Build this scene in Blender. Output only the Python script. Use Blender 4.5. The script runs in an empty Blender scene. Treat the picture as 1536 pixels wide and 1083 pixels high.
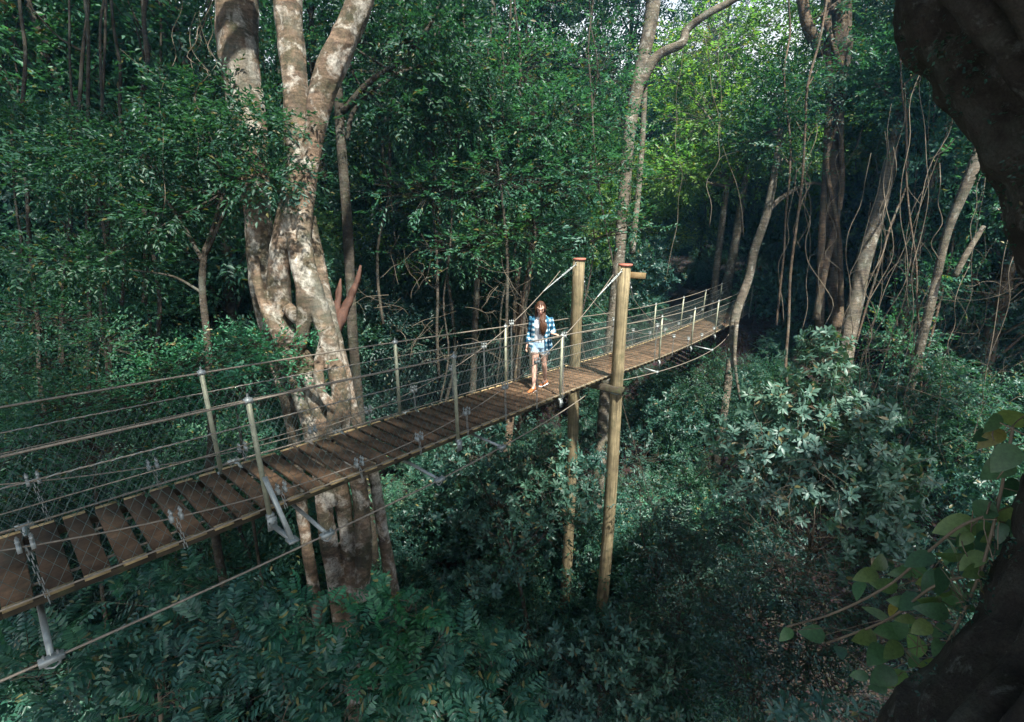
import bpy, math, random
import numpy as np
from mathutils import Vector, Matrix, noise as mnoise

PI = math.pi
rng = np.random.default_rng(7)
random.seed(7)
C = bpy.context.scene.collection
FPX, TILT = 720.0, 0.297           # focal length in photo pixels (1536 wide), camera tilt
CT, ST = math.cos(TILT), math.sin(TILT)


def px(x, y, d):
    """Point seen at photo pixel (x, y) at distance d along the camera axis."""
    a = (x - 768.0) / FPX * d
    u = (541.5 - y) / FPX * d
    return np.array([a, d * CT + u * ST, -d * ST + u * CT])


def sstep(a, b, v):
    t = min(1.0, max(0.0, (v - a) / (b - a)))
    return t * t * (3 - 2 * t)


def ground_z(x, y):
    z = -12.0 + 7.6 * sstep(9.5, 22.0, y) + 0.10 * max(0.0, y - 22.0)
    z += 1.6 * sstep(6.0, 16.0, abs(x)) * (1 - sstep(20, 40, y))
    z += 0.35 * mnoise.noise(Vector((x * 0.25, y * 0.25, 3.1)))
    return z


# ------------------------------------------------------------------ materials
def new_mat(name):
    m = bpy.data.materials.new(name)
    m.use_nodes = True
    nt = m.node_tree
    nt.nodes.clear()
    return m, nt


def nd(nt, kind, ins=None, **props):
    n = nt.nodes.new(kind)
    for k, v in props.items():
        setattr(n, k, v)
    for k, v in (ins or {}).items():
        s = n.inputs[k]
        if isinstance(v, bpy.types.NodeSocket):
            nt.links.new(v, s)
        else:
            s.default_value = v
    return n


def ramp(nt, fac, stops, interp='LINEAR'):
    r = nd(nt, 'ShaderNodeValToRGB', {0: fac})
    cr = r.color_ramp
    cr.interpolation = interp
    while len(cr.elements) < len(stops):
        cr.elements.new(0.5)
    for e, (p, c) in zip(cr.elements, stops):
        e.position = p
        e.color = (c[0], c[1], c[2], 1)
    return r.outputs[0]


def mixc(nt, f, a, b, mode='MIX'):
    m = nd(nt, 'ShaderNodeMix', data_type='RGBA', blend_type=mode)
    for i, v in ((0, f), (6, a), (7, b)):
        if isinstance(v, bpy.types.NodeSocket):
            nt.links.new(v, m.inputs[i])
        else:
            m.inputs[i].default_value = v if i == 0 else (v[0], v[1], v[2], 1)
    return m.outputs[2]


def gray(v):
    return (v, v, v)


def out(nt, sh):
    nd(nt, 'ShaderNodeOutputMaterial', {0: sh})


def coords(nt, scale=(1, 1, 1), kind='Object'):
    tc = nd(nt, 'ShaderNodeTexCoord')
    return nd(nt, 'ShaderNodeMapping', {0: tc.outputs[kind], 3: scale}).outputs[0]


def noise(nt, vec, scale, detail=5, rough=0.6, dist=0.0):
    return nd(nt, 'ShaderNodeTexNoise', {'Vector': vec, 'Scale': scale, 'Detail': detail, 'Roughness': rough,
                                         'Distortion': dist}).outputs[0]


def leaf_mat(name, c1, c2, c3, rough=0.45, trans=0.3, spec=0.5):
    m, nt = new_mat(name)
    g = nd(nt, 'ShaderNodeNewGeometry')
    col = ramp(nt, g.outputs['Random Per Island'], [(0.0, c1), (0.55, c2), (0.955, c3), (0.975, (c3[1] * 0.9, c3[1] * 0.75, c3[2] * 0.5))])
    oi = nd(nt, 'ShaderNodeObjectInfo')
    n = noise(nt, g.outputs['Position'], 0.45, 2)
    hs = nd(nt, 'ShaderNodeMapRange', {0: n, 1: 0.3, 2: 0.7, 3: 0.485, 4: 0.545})
    vs = nd(nt, 'ShaderNodeMapRange', {0: oi.outputs['Random'], 3: 0.65, 4: 1.45})
    h = nd(nt, 'ShaderNodeHueSaturation', {'Color': col, 'Hue': hs.outputs[0], 'Value': vs.outputs[0]})
    nfine = noise(nt, g.outputs['Position'], 55, 3, 0.7)
    hcol = mixc(nt, 1.0, h.outputs[0], ramp(nt, nfine, [(0.3, gray(0.7)), (0.7, gray(1.2))]), 'MULTIPLY')
    p = nd(nt, 'ShaderNodeBsdfPrincipled', {'Base Color': hcol, 'Roughness': rough,
                                            'Specular IOR Level': spec})
    tcol = mixc(nt, 1.0, hcol, (1.5, 1.8, 0.8), 'MULTIPLY')
    t = nd(nt, 'ShaderNodeBsdfTranslucent', {0: tcol})
    s = nd(nt, 'ShaderNodeMixShader', {0: trans, 1: p.outputs[0], 2: t.outputs[0]})
    out(nt, s.outputs[0])
    return m


def bark_mat(name, base, dark, lichen, amount=0.45, moss=(0.05, 0.07, 0.03), mossamt=0.4, scale=1.0, bands=True):
    m, nt = new_mat(name)
    v = coords(nt)
    n1 = noise(nt, v, 1.6 * scale, 6, 0.65)
    col = ramp(nt, n1, [(0.32, dark), (0.62, base)])
    if bands:
        vb = coords(nt, (1.0, 1.0, 5.0))
        nb = noise(nt, vb, 3.0 * scale, 4, 0.6)
        bm = ramp(nt, nb, [(0.4, gray(0.55)), (0.62, gray(1.15))])
        col = mixc(nt, 1.0, col, bm, 'MULTIPLY')
    nm = noise(nt, v, 2.3 * scale, 7, 0.7, 0.4)
    mm = ramp(nt, nm, [(0.5 - 0.12 * mossamt, gray(0)), (0.66, gray(mossamt * 1.3))])
    col = mixc(nt, mm, col, moss)
    nl = noise(nt, v, 2.6 * scale, 10, 0.7, 0.5)
    ml = ramp(nt, nl, [(0.63 - 0.2 * amount, gray(0)), (0.68 - 0.2 * amount, gray(0.45)), (0.76 - 0.2 * amount, gray(0.85))])
    nbk = noise(nt, v, 9.0 * scale, 8, 0.75)
    ml = mixc(nt, 1.0, ml, ramp(nt, nbk, [(0.36, gray(0.15)), (0.58, gray(1.0))]), 'MULTIPLY')
    col = mixc(nt, ml, col, lichen)
    ng = noise(nt, v, 1.1 * scale, 5, 0.6)
    col = mixc(nt, ramp(nt, ng, [(0.52, gray(0)), (0.7, gray(0.55))]), col, (0.11, 0.12, 0.1))
    nf = noise(nt, v, 26 * scale, 4, 0.7)
    col = mixc(nt, 1.0, col, ramp(nt, nf, [(0.3, gray(0.6)), (0.65, gray(1.15))]), 'MULTIPLY')
    nbp = noise(nt, v, 7 * scale, 10, 0.75)
    bp = nd(nt, 'ShaderNodeBump', {'Strength': 0.9, 'Distance': 0.06, 'Height': nbp})
    p = nd(nt, 'ShaderNodeBsdfPrincipled', {'Base Color': col, 'Roughness': 0.9, 'Specular IOR Level': 0.2,
                                            'Normal': bp.outputs[0]})
    out(nt, p.outputs[0])
    return m


def plain_mat(name, c, rough=0.6, metal=0.0, var=0.25, scale=8.0, spec=0.5, bump=0.0):
    m, nt = new_mat(name)
    v = coords(nt)
    n = noise(nt, v, scale, 5, 0.65)
    f = ramp(nt, n, [(0.3, gray(1 - var)), (0.7, gray(1 + var))])
    col = mixc(nt, 1.0, c, f, 'MULTIPLY')
    ins = {'Base Color': col, 'Roughness': rough, 'Metallic': metal, 'Specular IOR Level': spec}
    if bump:
        ins['Normal'] = nd(nt, 'ShaderNodeBump', {'Strength': bump, 'Distance': 0.01, 'Height': n}).outputs[0]
    p = nd(nt, 'ShaderNodeBsdfPrincipled', ins)
    out(nt, p.outputs[0])
    return m


def wood_mat(name, base, dark, grain=(1, 1, 1), scale=6.0, stain=None, rough=0.8):
    m, nt = new_mat(name)
    v = coords(nt, grain)
    n = noise(nt, v, scale, 7, 0.7, 0.3)
    col = ramp(nt, n, [(0.3, dark), (0.68, base)])
    oi = nd(nt, 'ShaderNodeObjectInfo')
    vs = nd(nt, 'ShaderNodeMapRange', {0: oi.outputs['Random'], 3: 0.7, 4: 1.25})
    col = nd(nt, 'ShaderNodeHueSaturation', {'Color': col, 'Value': vs.outputs[0]}).outputs[0]
    g = nd(nt, 'ShaderNodeNewGeometry')
    n2 = noise(nt, g.outputs['Position'], 2.2, 6, 0.7)
    col = mixc(nt, 1.0, col, ramp(nt, n2, [(0.35, gray(0.55)), (0.6, gray(1.1))]), 'MULTIPLY')
    if stain:
        n3 = noise(nt, g.outputs['Position'], 5.0, 7, 0.7)
        col = mixc(nt, ramp(nt, n3, [(0.52, gray(0)), (0.68, gray(0.8))]), col, stain)
    bp = nd(nt, 'ShaderNodeBump', {'Strength': 0.5, 'Distance': 0.01, 'Height': n})
    p = nd(nt, 'ShaderNodeBsdfPrincipled', {'Base Color': col, 'Roughness': rough, 'Specular IOR Level': 0.25,
                                            'Normal': bp.outputs[0]})
    out(nt, p.outputs[0])
    return m


M = {}
M['leaf_dark'] = leaf_mat('leaf_dark', (0.012, 0.042, 0.03), (0.02, 0.066, 0.045), (0.035, 0.095, 0.06), 0.42, 0.22, 0.4)
M['leaf_mid'] = leaf_mat('leaf_mid', (0.02, 0.07, 0.042), (0.03, 0.1, 0.056), (0.055, 0.14, 0.075), 0.48, 0.34, 0.35)
M['leaf_light'] = leaf_mat('leaf_light', (0.06, 0.12, 0.035), (0.1, 0.18, 0.05), (0.16, 0.24, 0.065), 0.45, 0.45)  # colour raised to stand in for backlight in the bright canopy
M['leaf_gloss'] = leaf_mat('leaf_gloss', (0.028, 0.08, 0.055), (0.045, 0.115, 0.08), (0.075, 0.15, 0.105), 0.45, 0.2, 0.35)
M['leaf_frond'] = leaf_mat('leaf_frond', (0.016, 0.066, 0.042), (0.025, 0.095, 0.055), (0.085, 0.19, 0.12), 0.36, 0.25, 0.5)
M['leaf_vivid'] = leaf_mat('leaf_vivid', (0.018, 0.085, 0.042), (0.028, 0.135, 0.06), (0.06, 0.18, 0.09), 0.4, 0.32, 0.45)
M['leaf_pale'] = leaf_mat('leaf_pale', (0.045, 0.115, 0.08), (0.075, 0.165, 0.115), (0.12, 0.21, 0.15), 0.45, 0.2, 0.4)
M['leaf_broad'] = leaf_mat('leaf_broad', (0.028, 0.07, 0.038), (0.05, 0.105, 0.048), (0.12, 0.155, 0.05), 0.42, 0.3)
M['leaf_brown'] = leaf_mat('leaf_brown', (0.05, 0.03, 0.02), (0.09, 0.05, 0.03), (0.13, 0.09, 0.05), 0.7, 0.1)
M['fig_bark'] = bark_mat('fig_bark', (0.22, 0.155, 0.105), (0.075, 0.054, 0.04), (0.48, 0.46, 0.4), 0.62, (0.045, 0.05, 0.028), 0.7)
M['pale_bark'] = bark_mat('pale_bark', (0.19, 0.16, 0.12), (0.075, 0.062, 0.048), (0.4, 0.4, 0.35), 0.45, (0.05, 0.06, 0.03), 0.45, 1.4)
M['brown_bark'] = bark_mat('brown_bark', (0.17, 0.12, 0.08), (0.06, 0.042, 0.03), (0.28, 0.27, 0.22), 0.2, (0.045, 0.055, 0.028), 0.4, 1.5)
M['dark_bark'] = bark_mat('dark_bark', (0.08, 0.066, 0.05), (0.03, 0.026, 0.02), (0.2, 0.2, 0.17), 0.2, (0.035, 0.045, 0.024), 0.4, 1.5)
M['near_bark'] = bark_mat('near_bark', (0.07, 0.06, 0.05), (0.018, 0.016, 0.014), (0.2, 0.21, 0.19), 0.35, (0.03, 0.036, 0.02), 0.35, 3.0, False)
M['dead_wood'] = wood_mat('dead_wood', (0.085, 0.042, 0.028), (0.035, 0.02, 0.015), (6, 6, 0.8), 3.0)
M['twig'] = plain_mat('twig', (0.17, 0.135, 0.095), 0.9, 0, 0.4, 4.0, 0.2)
M['liana'] = plain_mat('liana', (0.12, 0.1, 0.072), 0.9, 0, 0.6, 3.0, 0.2)
M['pole'] = wood_mat('pole_wood', (0.27, 0.22, 0.125), (0.06, 0.048, 0.028), (13, 13, 0.4), 2.4, (0.085, 0.085, 0.045))
M['plank'] = wood_mat('plank_wood', (0.18, 0.11, 0.062), (0.06, 0.036, 0.022), (1, 1, 1), 5.0, (0.05, 0.045, 0.03))
M['cleat'] = wood_mat('cleat_wood', (0.5, 0.38, 0.2), (0.22, 0.155, 0.075), (1, 1, 1), 7.0, (0.12, 0.11, 0.045))
M['bearer'] = wood_mat('bearer_wood', (0.06, 0.048, 0.03), (0.022, 0.018, 0.012), (1, 1, 1), 4.0, (0.06, 0.07, 0.03))
M['steel'] = plain_mat('galvanised_steel', (0.3, 0.33, 0.32), 0.5, 0.55, 0.25, 14.0)
M['post'] = plain_mat('post_steel', (0.27, 0.28, 0.2), 0.55, 0.35, 0.3, 9.0)
M['cable'] = plain_mat('steel_cable', (0.22, 0.19, 0.15), 0.6, 0.3, 0.3, 20.0)
M['net'] = plain_mat('net_wire', (0.07, 0.11, 0.1), 0.6, 0.3, 0.2, 10.0)
M['cap'] = plain_mat('cap_red', (0.3, 0.1, 0.065), 0.7, 0, 0.25, 12.0)
M['sign'] = wood_mat('sign_wood', (0.3, 0.21, 0.1), (0.14, 0.1, 0.05), (0.6, 0.6, 4), 6.0)


def soil_mat():
    m, nt = new_mat('leaf_litter')
    v = coords(nt)
    n = noise(nt, v, 1.3, 8, 0.75)
    vo = nd(nt, 'ShaderNodeTexVoronoi', {'Vector': v, 'Scale': 11.0})
    c = ramp(nt, n, [(0.3, (0.012, 0.01, 0.008)), (0.7, (0.03, 0.021, 0.015))])
    c = mixc(nt, 0.5, c, mixc(nt, 1.0, vo.outputs['Color'], (0.035, 0.024, 0.018), 'MULTIPLY'))
    b = nd(nt, 'ShaderNodeBump', {'Strength': 0.9, 'Distance': 0.06, 'Height': vo.outputs['Distance']})
    p = nd(nt, 'ShaderNodeBsdfPrincipled', {'Base Color': c, 'Roughness': 0.95, 'Normal': b.outputs[0]})
    out(nt, p.outputs[0])
    return m


M['soil'] = soil_mat()


# ------------------------------------------------------------------ mesh helpers
class MB:
    def __init__(self):
        self.v, self.q, self.t, self.n = [], [], [], 0

    def add(self, verts, quads=None, tris=None):
        verts = np.asarray(verts, float).reshape(-1, 3)
        if quads is not None and len(quads):
            self.q.append(np.asarray(quads, int).reshape(-1, 4) + self.n)
        if tris is not None and len(tris):
            self.t.append(np.asarray(tris, int).reshape(-1, 3) + self.n)
        self.v.append(verts)
        self.n += len(verts)
        return self

    def mesh(self, name, smooth=False):
        me = bpy.data.meshes.new(name)
        v = np.concatenate(self.v) if self.v else np.zeros((0, 3))
        q = np.concatenate(self.q) if self.q else np.zeros((0, 4), int)
        t = np.concatenate(self.t) if self.t else np.zeros((0, 3), int)
        me.vertices.add(len(v))
        me.vertices.foreach_set('co', v.astype(np.float32).ravel())
        loops = np.concatenate([q.ravel(), t.ravel()]).astype(np.int32)
        me.loops.add(len(loops))
        me.loops.foreach_set('vertex_index', loops)
        tot = np.concatenate([np.full(len(q), 4), np.full(len(t), 3)]).astype(np.int32)
        me.polygons.add(len(tot))
        st = np.concatenate([[0], np.cumsum(tot)[:-1]]).astype(np.int32) if len(tot) else np.zeros(0, np.int32)
        me.polygons.foreach_set('loop_start', st)
        me.polygons.foreach_set('loop_total', tot)
        if smooth:
            me.polygons.foreach_set('use_smooth', np.ones(len(tot), bool))
        me.update(calc_edges=True)
        me.validate()
        return me

    def build(self, name, mat, parent=None, smooth=False, loc=None):
        me = self.mesh(name, smooth)
        me.materials.append(mat)
        o = bpy.data.objects.new(name, me)
        C.objects.link(o)
        if loc is not None:
            me.transform(Matrix.Translation(Vector([-float(a) for a in loc])))
            o.location = [float(a) for a in loc]
        if parent is not None:
            o.parent = parent
            if loc is not None:
                o.location = Vector([float(a) for a in loc]) - parent.location
            else:
                me.transform(Matrix.Translation(-parent.location))
        return o


def tag(o, label=None, cat=None, group=None, kind=None):
    for k, v in (('label', label), ('category', cat), ('group', group), ('kind', kind)):
        if v:
            o[k] = v
    return o


def empty(name, loc, label, cat, group=None):
    o = bpy.data.objects.new(name, None)
    o.empty_display_size = 0.2
    C.objects.link(o)
    o.location = [float(a) for a in loc]
    return tag(o, label, cat, group)


def dup(root, loc, rotz, scale, label=None, group=None):
    r = root.copy()
    C.objects.link(r)
    r.location = [float(a) for a in loc]
    r.rotation_euler = (0, 0, rotz)
    r.scale = scale if hasattr(scale, '__len__') else (scale,) * 3
    if label:
        r['label'] = label
    if group:
        r['group'] = group
    for ch in list(root.children):
        c = ch.copy()
        C.objects.link(c)
        c.parent = r
    return r


def spl(pts, n):
    """Catmull-Rom through rows of any width."""
    p = np.asarray(pts, float)
    p = np.vstack([2 * p[0] - p[1], p, 2 * p[-1] - p[-2]])
    k = len(p) - 3
    res = []
    for u in np.linspace(0, k - 1e-6, n):
        i = int(u)
        t = u - i
        a, b, c, d = p[i:i + 4]
        res.append(0.5 * (2 * b + (c - a) * t + (2 * a - 5 * b + 4 * c - d) * t * t + (3 * b - a - 3 * c + d) * t ** 3))
    return np.array(res)


def tube(mb, path, radii, sides=8, lump=0.0, seed=0.0, closed=True):
    p = np.asarray(path, float)
    n = len(p)
    r = np.broadcast_to(np.asarray(radii, float), (n,))
    tg = np.gradient(p, axis=0)
    tg /= np.linalg.norm(tg, axis=1)[:, None] + 1e-9
    ref = np.array([0, 0, 1.0]) if abs(tg[0][2]) < 0.9 else np.array([1.0, 0, 0])
    u = np.cross(tg[0], ref)
    u /= np.linalg.norm(u)
    ang = np.arange(sides) * 2 * PI / sides
    vs = np.zeros((n, sides, 3))
    for i in range(n):
        u = u - tg[i] * np.dot(u, tg[i])
        u /= np.linalg.norm(u) + 1e-9
        w = np.cross(tg[i], u)
        rr = np.full(sides, r[i])
        if lump:
            for k in range(sides):
                rr[k] *= 1 + lump * mnoise.noise(Vector((math.cos(ang[k]) * 1.3 + seed, math.sin(ang[k]) * 1.3 - seed,
                                                         i * 0.35 + seed * 3)))
        vs[i] = p[i] + rr[:, None] * (np.cos(ang)[:, None] * u + np.sin(ang)[:, None] * w)
    q = []
    for i in range(n - 1):
        for k in range(sides):
            k2 = (k + 1) % sides
            q.append((i * sides + k, i * sides + k2, (i + 1) * sides + k2, (i + 1) * sides + k))
    v = vs.reshape(-1, 3)
    t = []
    if closed:
        v = np.vstack([v, p[0], p[-1]])
        a, b = n * sides, n * sides + 1
        for k in range(sides):
            k2 = (k + 1) % sides
            t.append((a, k2, k))
            t.append((b, (n - 1) * sides + k, (n - 1) * sides + k2))
    mb.add(v, q, t)


def rods(mb, A, B, r, sides=4):
    """Many straight thin rods at once."""
    A, B = np.asarray(A, float).reshape(-1, 3), np.asarray(B, float).reshape(-1, 3)
    r = np.broadcast_to(np.asarray(r, float), (len(A),))[:, None]
    d = B - A
    d /= np.linalg.norm(d, axis=1)[:, None] + 1e-9
    ref = np.where(np.abs(d[:, 2:3]) < 0.9, np.array([[0, 0, 1.0]]), np.array([[1.0, 0, 0]]))
    u = np.cross(d, ref)
    u /= np.linalg.norm(u, axis=1)[:, None] + 1e-9
    w = np.cross(d, u)
    vs = []
    for P in (A, B):
        for k in range(sides):
            a = 2 * PI * k / sides
            vs.append(P + r * (math.cos(a) * u + math.sin(a) * w))
    n = len(A)
    V = np.stack(vs, 1).reshape(-1, 3)          # n, 2*sides
    base = np.arange(n)[:, None] * 2 * sides
    q = np.concatenate([base + np.array([[k, (k + 1) % sides, sides + (k + 1) % sides, sides + k]]) for k in range(sides)])
    mb.add(V, q)


def box(mb, c, ax, half, bevel=0.0):
    """Box: centre c, axes ax (3 rows), half sizes; optional chamfer on the long edges."""
    c = np.asarray(c, float)
    ax = np.asarray(ax, float)
    h = np.asarray(half, float)
    b = bevel
    prof = [(-h[1] + b, -h[2]), (h[1] - b, -h[2]), (h[1], -h[2] + b), (h[1], h[2] - b), (h[1] - b, h[2]), (-h[1] + b, h[2]),
            (-h[1], h[2] - b), (-h[1], -h[2] + b)] if b else [(-h[1], -h[2]), (h[1], -h[2]), (h[1], h[2]), (-h[1], h[2])]
    n = len(prof)
    v = [c + s * h[0] * ax[0] + p * ax[1] + q * ax[2] for s in (-1, 1) for p, q in prof]
    q = [(k, (k + 1) % n, n + (k + 1) % n, n + k) for k in range(n)]
    t = []
    for o in (0, n):
        for k in range(1, n - 1):
            t.append((o, o + k + 1, o + k) if o == 0 else (o, o + k, o + k + 1))
    mb.add(v, q, t)


def ellipsoid(mb, c, r, ax=None, nu=12, nv=8):
    c = np.asarray(c, float)
    r = np.broadcast_to(np.asarray(r, float), (3,))
    ax = np.eye(3) if ax is None else np.asarray(ax, float)
    v = []
    for j in range(1, nv):
        th = PI * j / nv
        for i in range(nu):
            ph = 2 * PI * i / nu
            l = np.array([math.sin(th) * math.cos(ph), math.sin(th) * math.sin(ph), math.cos(th)]) * r
            v.append(c + l @ ax)
    v += [c + np.array([0, 0, r[2]]) @ ax, c - np.array([0, 0, r[2]]) @ ax]
    q, t = [], []
    for j in range(nv - 2):
        for i in range(nu):
            q.append((j * nu + i, (j + 1) * nu + i, (j + 1) * nu + (i + 1) % nu, j * nu + (i + 1) % nu))
    top, bot = (nv - 1) * nu, (nv - 1) * nu + 1
    for i in range(nu):
        t.append((top, i, (i + 1) % nu))
        t.append((bot, (nv - 2) * nu + (i + 1) % nu, (nv - 2) * nu + i))
    mb.add(v, q, t)


# ------------------------------------------------------------------ foliage
def unit(a):
    return a / (np.linalg.norm(a, axis=-1, keepdims=True) + 1e-9)


def add_leaves(mb, P, D, Nn, L, W, shape='diamond', fold=0.25, droop=0.15):
    D = unit(D)
    S = unit(np.cross(D, Nn))
    Nn = np.cross(S, D)
    L = np.broadcast_to(L, (len(P),))[:, None]
    W = np.broadcast_to(W, (len(P),))[:, None]
    n = len(P)
    i = np.arange(n)[:, None]
    if shape == 'diamond':
        mid = P + D * L * 0.45 + Nn * (W * fold)
        tip = P + D * L - Nn * L * droop
        V = np.stack([P, mid + S * W * 0.5, tip, mid - S * W * 0.5], 1).reshape(-1, 3)
        mb.add(V, None, np.concatenate([i * 4 + [[0, 1, 2]], i * 4 + [[0, 2, 3]]]))
    elif shape == 'broad':
        ts = np.array([0.0, 0.1, 0.25, 0.42, 0.6, 0.78, 0.92, 1.0])
        ws = np.array([0.05, 0.34, 0.49, 0.5, 0.43, 0.29, 0.12, 0.01])
        k = len(ts)
        vs = []
        bend = rng.uniform(-0.05, 0.3, n)[:, None]
        twist = rng.normal(0, 0.15, n)[:, None]
        for sg in (0, 1, -1):
            for t, w in zip(ts, ws):
                q = P + D * L * t - Nn * L * (droop * t * t + bend * max(0, t - 0.5))
                wav = 0.05 * np.sin(9 * t + sg * 2 + P[:, :1] * 50)
                vs.append(q + S * W * w * sg + Nn * W * (w * abs(sg) * (fold + wav) + sg * w * twist))
        V = np.stack(vs, 1).reshape(-1, 3)
        q = []
        for a_ in range(k - 1):
            q += [[a_, a_ + 1, k + a_ + 1, k + a_], [a_ + 1, a_, 2 * k + a_, 2 * k + a_ + 1]]
        mb.add(V, np.concatenate([i * 3 * k + [x] for x in q]))
    else:
        m1 = P + D * L * 0.3
        m2 = P + D * L * 0.68 - Nn * L * droop * 0.4
        tip = P + D * L - Nn * L * droop
        up = Nn * W * fold
        V = np.stack([P, m1, m2, tip, m1 + S * W * 0.46 + up, m2 + S * W * 0.42 + up, m1 - S * W * 0.46 + up,
                      m2 - S * W * 0.42 + up], 1).reshape(-1, 3)
        mb.add(V, np.concatenate([i * 8 + [[1, 4, 5, 2]], i * 8 + [[1, 2, 7, 6]]]),
               np.concatenate([i * 8 + [[0, 4, 1]], i * 8 + [[2, 5, 3]], i * 8 + [[0, 1, 6]], i * 8 + [[2, 3, 7]]]))


def rvec(n, s=1.0):
    return rng.normal(0, s, (n, 3))


def tips_in_lobes(lobes, n, shell=0.55, flat=0.0):
    """Random twig tips in ellipsoid lobes [(centre, radii)], pushed towards the surface."""
    w = np.array([np.prod(np.broadcast_to(r, (3,))) ** (2 / 3) for _, r in lobes])
    idx = rng.choice(len(lobes), n, p=w / w.sum())
    cc = np.array([c for c, _ in lobes])[idx]
    rr = np.array([np.broadcast_to(r, (3,)) for _, r in lobes], float)[idx]
    d = unit(rvec(n))
    k = rng.random(n) ** shell
    k *= 1 + 0.18 * rng.normal(size=n)
    P = cc + d * rr * k[:, None]
    D = unit(d / rr * rr.mean(1, keepdims=True) * (1, 1, 0.6) + rvec(n, 0.35) + (0, 0, 0.2 - flat))
    return P, D, cc


def sprays(mb, P, D, k=9, ln=0.5, L=0.1, W=0.045, shape='diamond', flat=0.6, twigs=None):
    """Flat sprays: a twig with leaves to either side."""
    n = len(P)
    U = unit(np.array([0, 0, 1.0]) * flat + rvec(n, 0.3))
    S = unit(np.cross(D, U))
    ll = ln * rng.uniform(0.6, 1.3, n)[:, None]
    if twigs is not None:
        rods(twigs, P - D * ll * 0.5, P + D * ll * 0.8, 0.004, 3)
    for j in range(k):
        t = (j + 0.5) / k
        sg = 1 if j % 2 else -1
        a = rng.uniform(0.6, 1.25, n)[:, None]
        pos = P + D * ll * t - U * ll * 0.22 * t * t + rvec(n, 0.015)
        d = D * np.cos(a) + S * np.sin(a) * sg
        if j == k - 1:
            d = D
        nn = U + rvec(n, 0.35)
        sc = rng.uniform(0.7, 1.25, n) * (1.05 - 0.35 * abs(t - 0.4))
        add_leaves(mb, pos, d, nn, L * sc, W * sc, shape, 0.2, 0.18)


def rosettes(mb, P, D, k=9, L=0.16, W=0.055, shape='oval', el=(0.7, 1.45)):
    n = len(P)
    A = unit(np.cross(D, rvec(n)))
    B = np.cross(D, A)
    ph0 = rng.uniform(0, 2 * PI, n)
    for j in range(k):
        ph = (ph0 + j * 2.4 + rng.normal(0, 0.2, n))[:, None]
        R = A * np.cos(ph) + B * np.sin(ph)
        e = rng.uniform(el[0], el[1], n)[:, None]
        d = D * np.cos(e) + R * np.sin(e)
        nn = D * np.sin(e) - R * np.cos(e) + rvec(n, 0.12)
        sc = rng.uniform(0.65, 1.15, n)
        add_leaves(mb, P + d * 0.01 - D * 0.012 * j, d, nn, L * sc, W * sc, shape, 0.12, 0.2)


def fronds(mb, P, D, m=3, k=9, ln=0.9, L=0.16, W=0.05, shape='oval', twigs=None):
    """Pinnate leaves: m arching stalks per tip, pairs of leaflets along each."""
    n = len(P)
    for f in range(m):
        a = unit(D + rvec(n, 0.55))
        S = unit(np.cross(a, np.array([0, 0, 1.0]) + rvec(n, 0.25)))
        ll = ln * rng.uniform(0.65, 1.25, n)[:, None]
        dr = rng.uniform(0.15, 0.5, n)[:, None]
        prev = P
        for j in range(k):
            t = (j + 0.8) / k
            pos = P + a * ll * t - np.array([0, 0, 1.0]) * ll * dr * t * t
            tan = unit(a - np.array([0, 0, 2.0]) * dr * t)
            up = np.cross(S, tan)
            if twigs is not None:
                rods(twigs, prev, pos, 0.005, 3)
            prev = pos
            sc = (0.6 + 0.5 * math.sin(PI * min(1, t * 0.85 + 0.1))) * rng.uniform(0.85, 1.12, n)
            for sg in (-1, 1):
                d = tan * 0.5 + S * sg * 0.9 + rvec(n, 0.06)
                add_leaves(mb, pos, d, up + rvec(n, 0.12), L * sc, W * sc, shape, 0.1, 0.22)
        add_leaves(mb, prev, tan, up, L * 0.9, W, shape, 0.1, 0.2)


def limbs(mb, base, lobes, r0, n=None, wob=0.25, sides=6):
    """Limbs from a fork point to each lobe centre, with twigs beyond."""
    base = np.asarray(base, float)
    for c, r in lobes:
        c = np.asarray(c, float)
        d = c - base
        ln = np.linalg.norm(d)
        m = base + d * 0.5 + rng.normal(0, wob * ln * 0.3, 3) + np.array([0, 0, -0.06 * ln])
        pts = spl([base, m, c], 7)
        tube(mb, pts, np.linspace(r0, r0 * 0.25, 7), sides)
        rr = np.broadcast_to(r, (3,))
        for _ in range(4):
            e = c + unit(rng.normal(0, 1, 3)) * rr * 0.85
            q = pts[rng.integers(3, 6)]
            mm = (q + e) / 2 + rng.normal(0, 0.1 * np.linalg.norm(e - q), 3)
            tube(mb, spl([q, mm, e], 5), np.linspace(r0 * 0.32, r0 * 0.07, 5), 4)


def foliage(mb, lobes, style, tips, twigs=None, **kw):
    P, D, cc = tips_in_lobes(lobes, tips, kw.pop('shell', 0.5), kw.pop('flat_tips', 0.0))
    if twigs is not None:
        a = cc + (P - cc) * 0.35
        sel = rng.random(len(P)) < 0.6
        rods(twigs, (a + rvec(len(P), 0.06))[sel], P[sel], 0.006, 3)
    {'spray': sprays, 'rosette': rosettes, 'frond': fronds}[style](mb, P, D, **kw)


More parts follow.
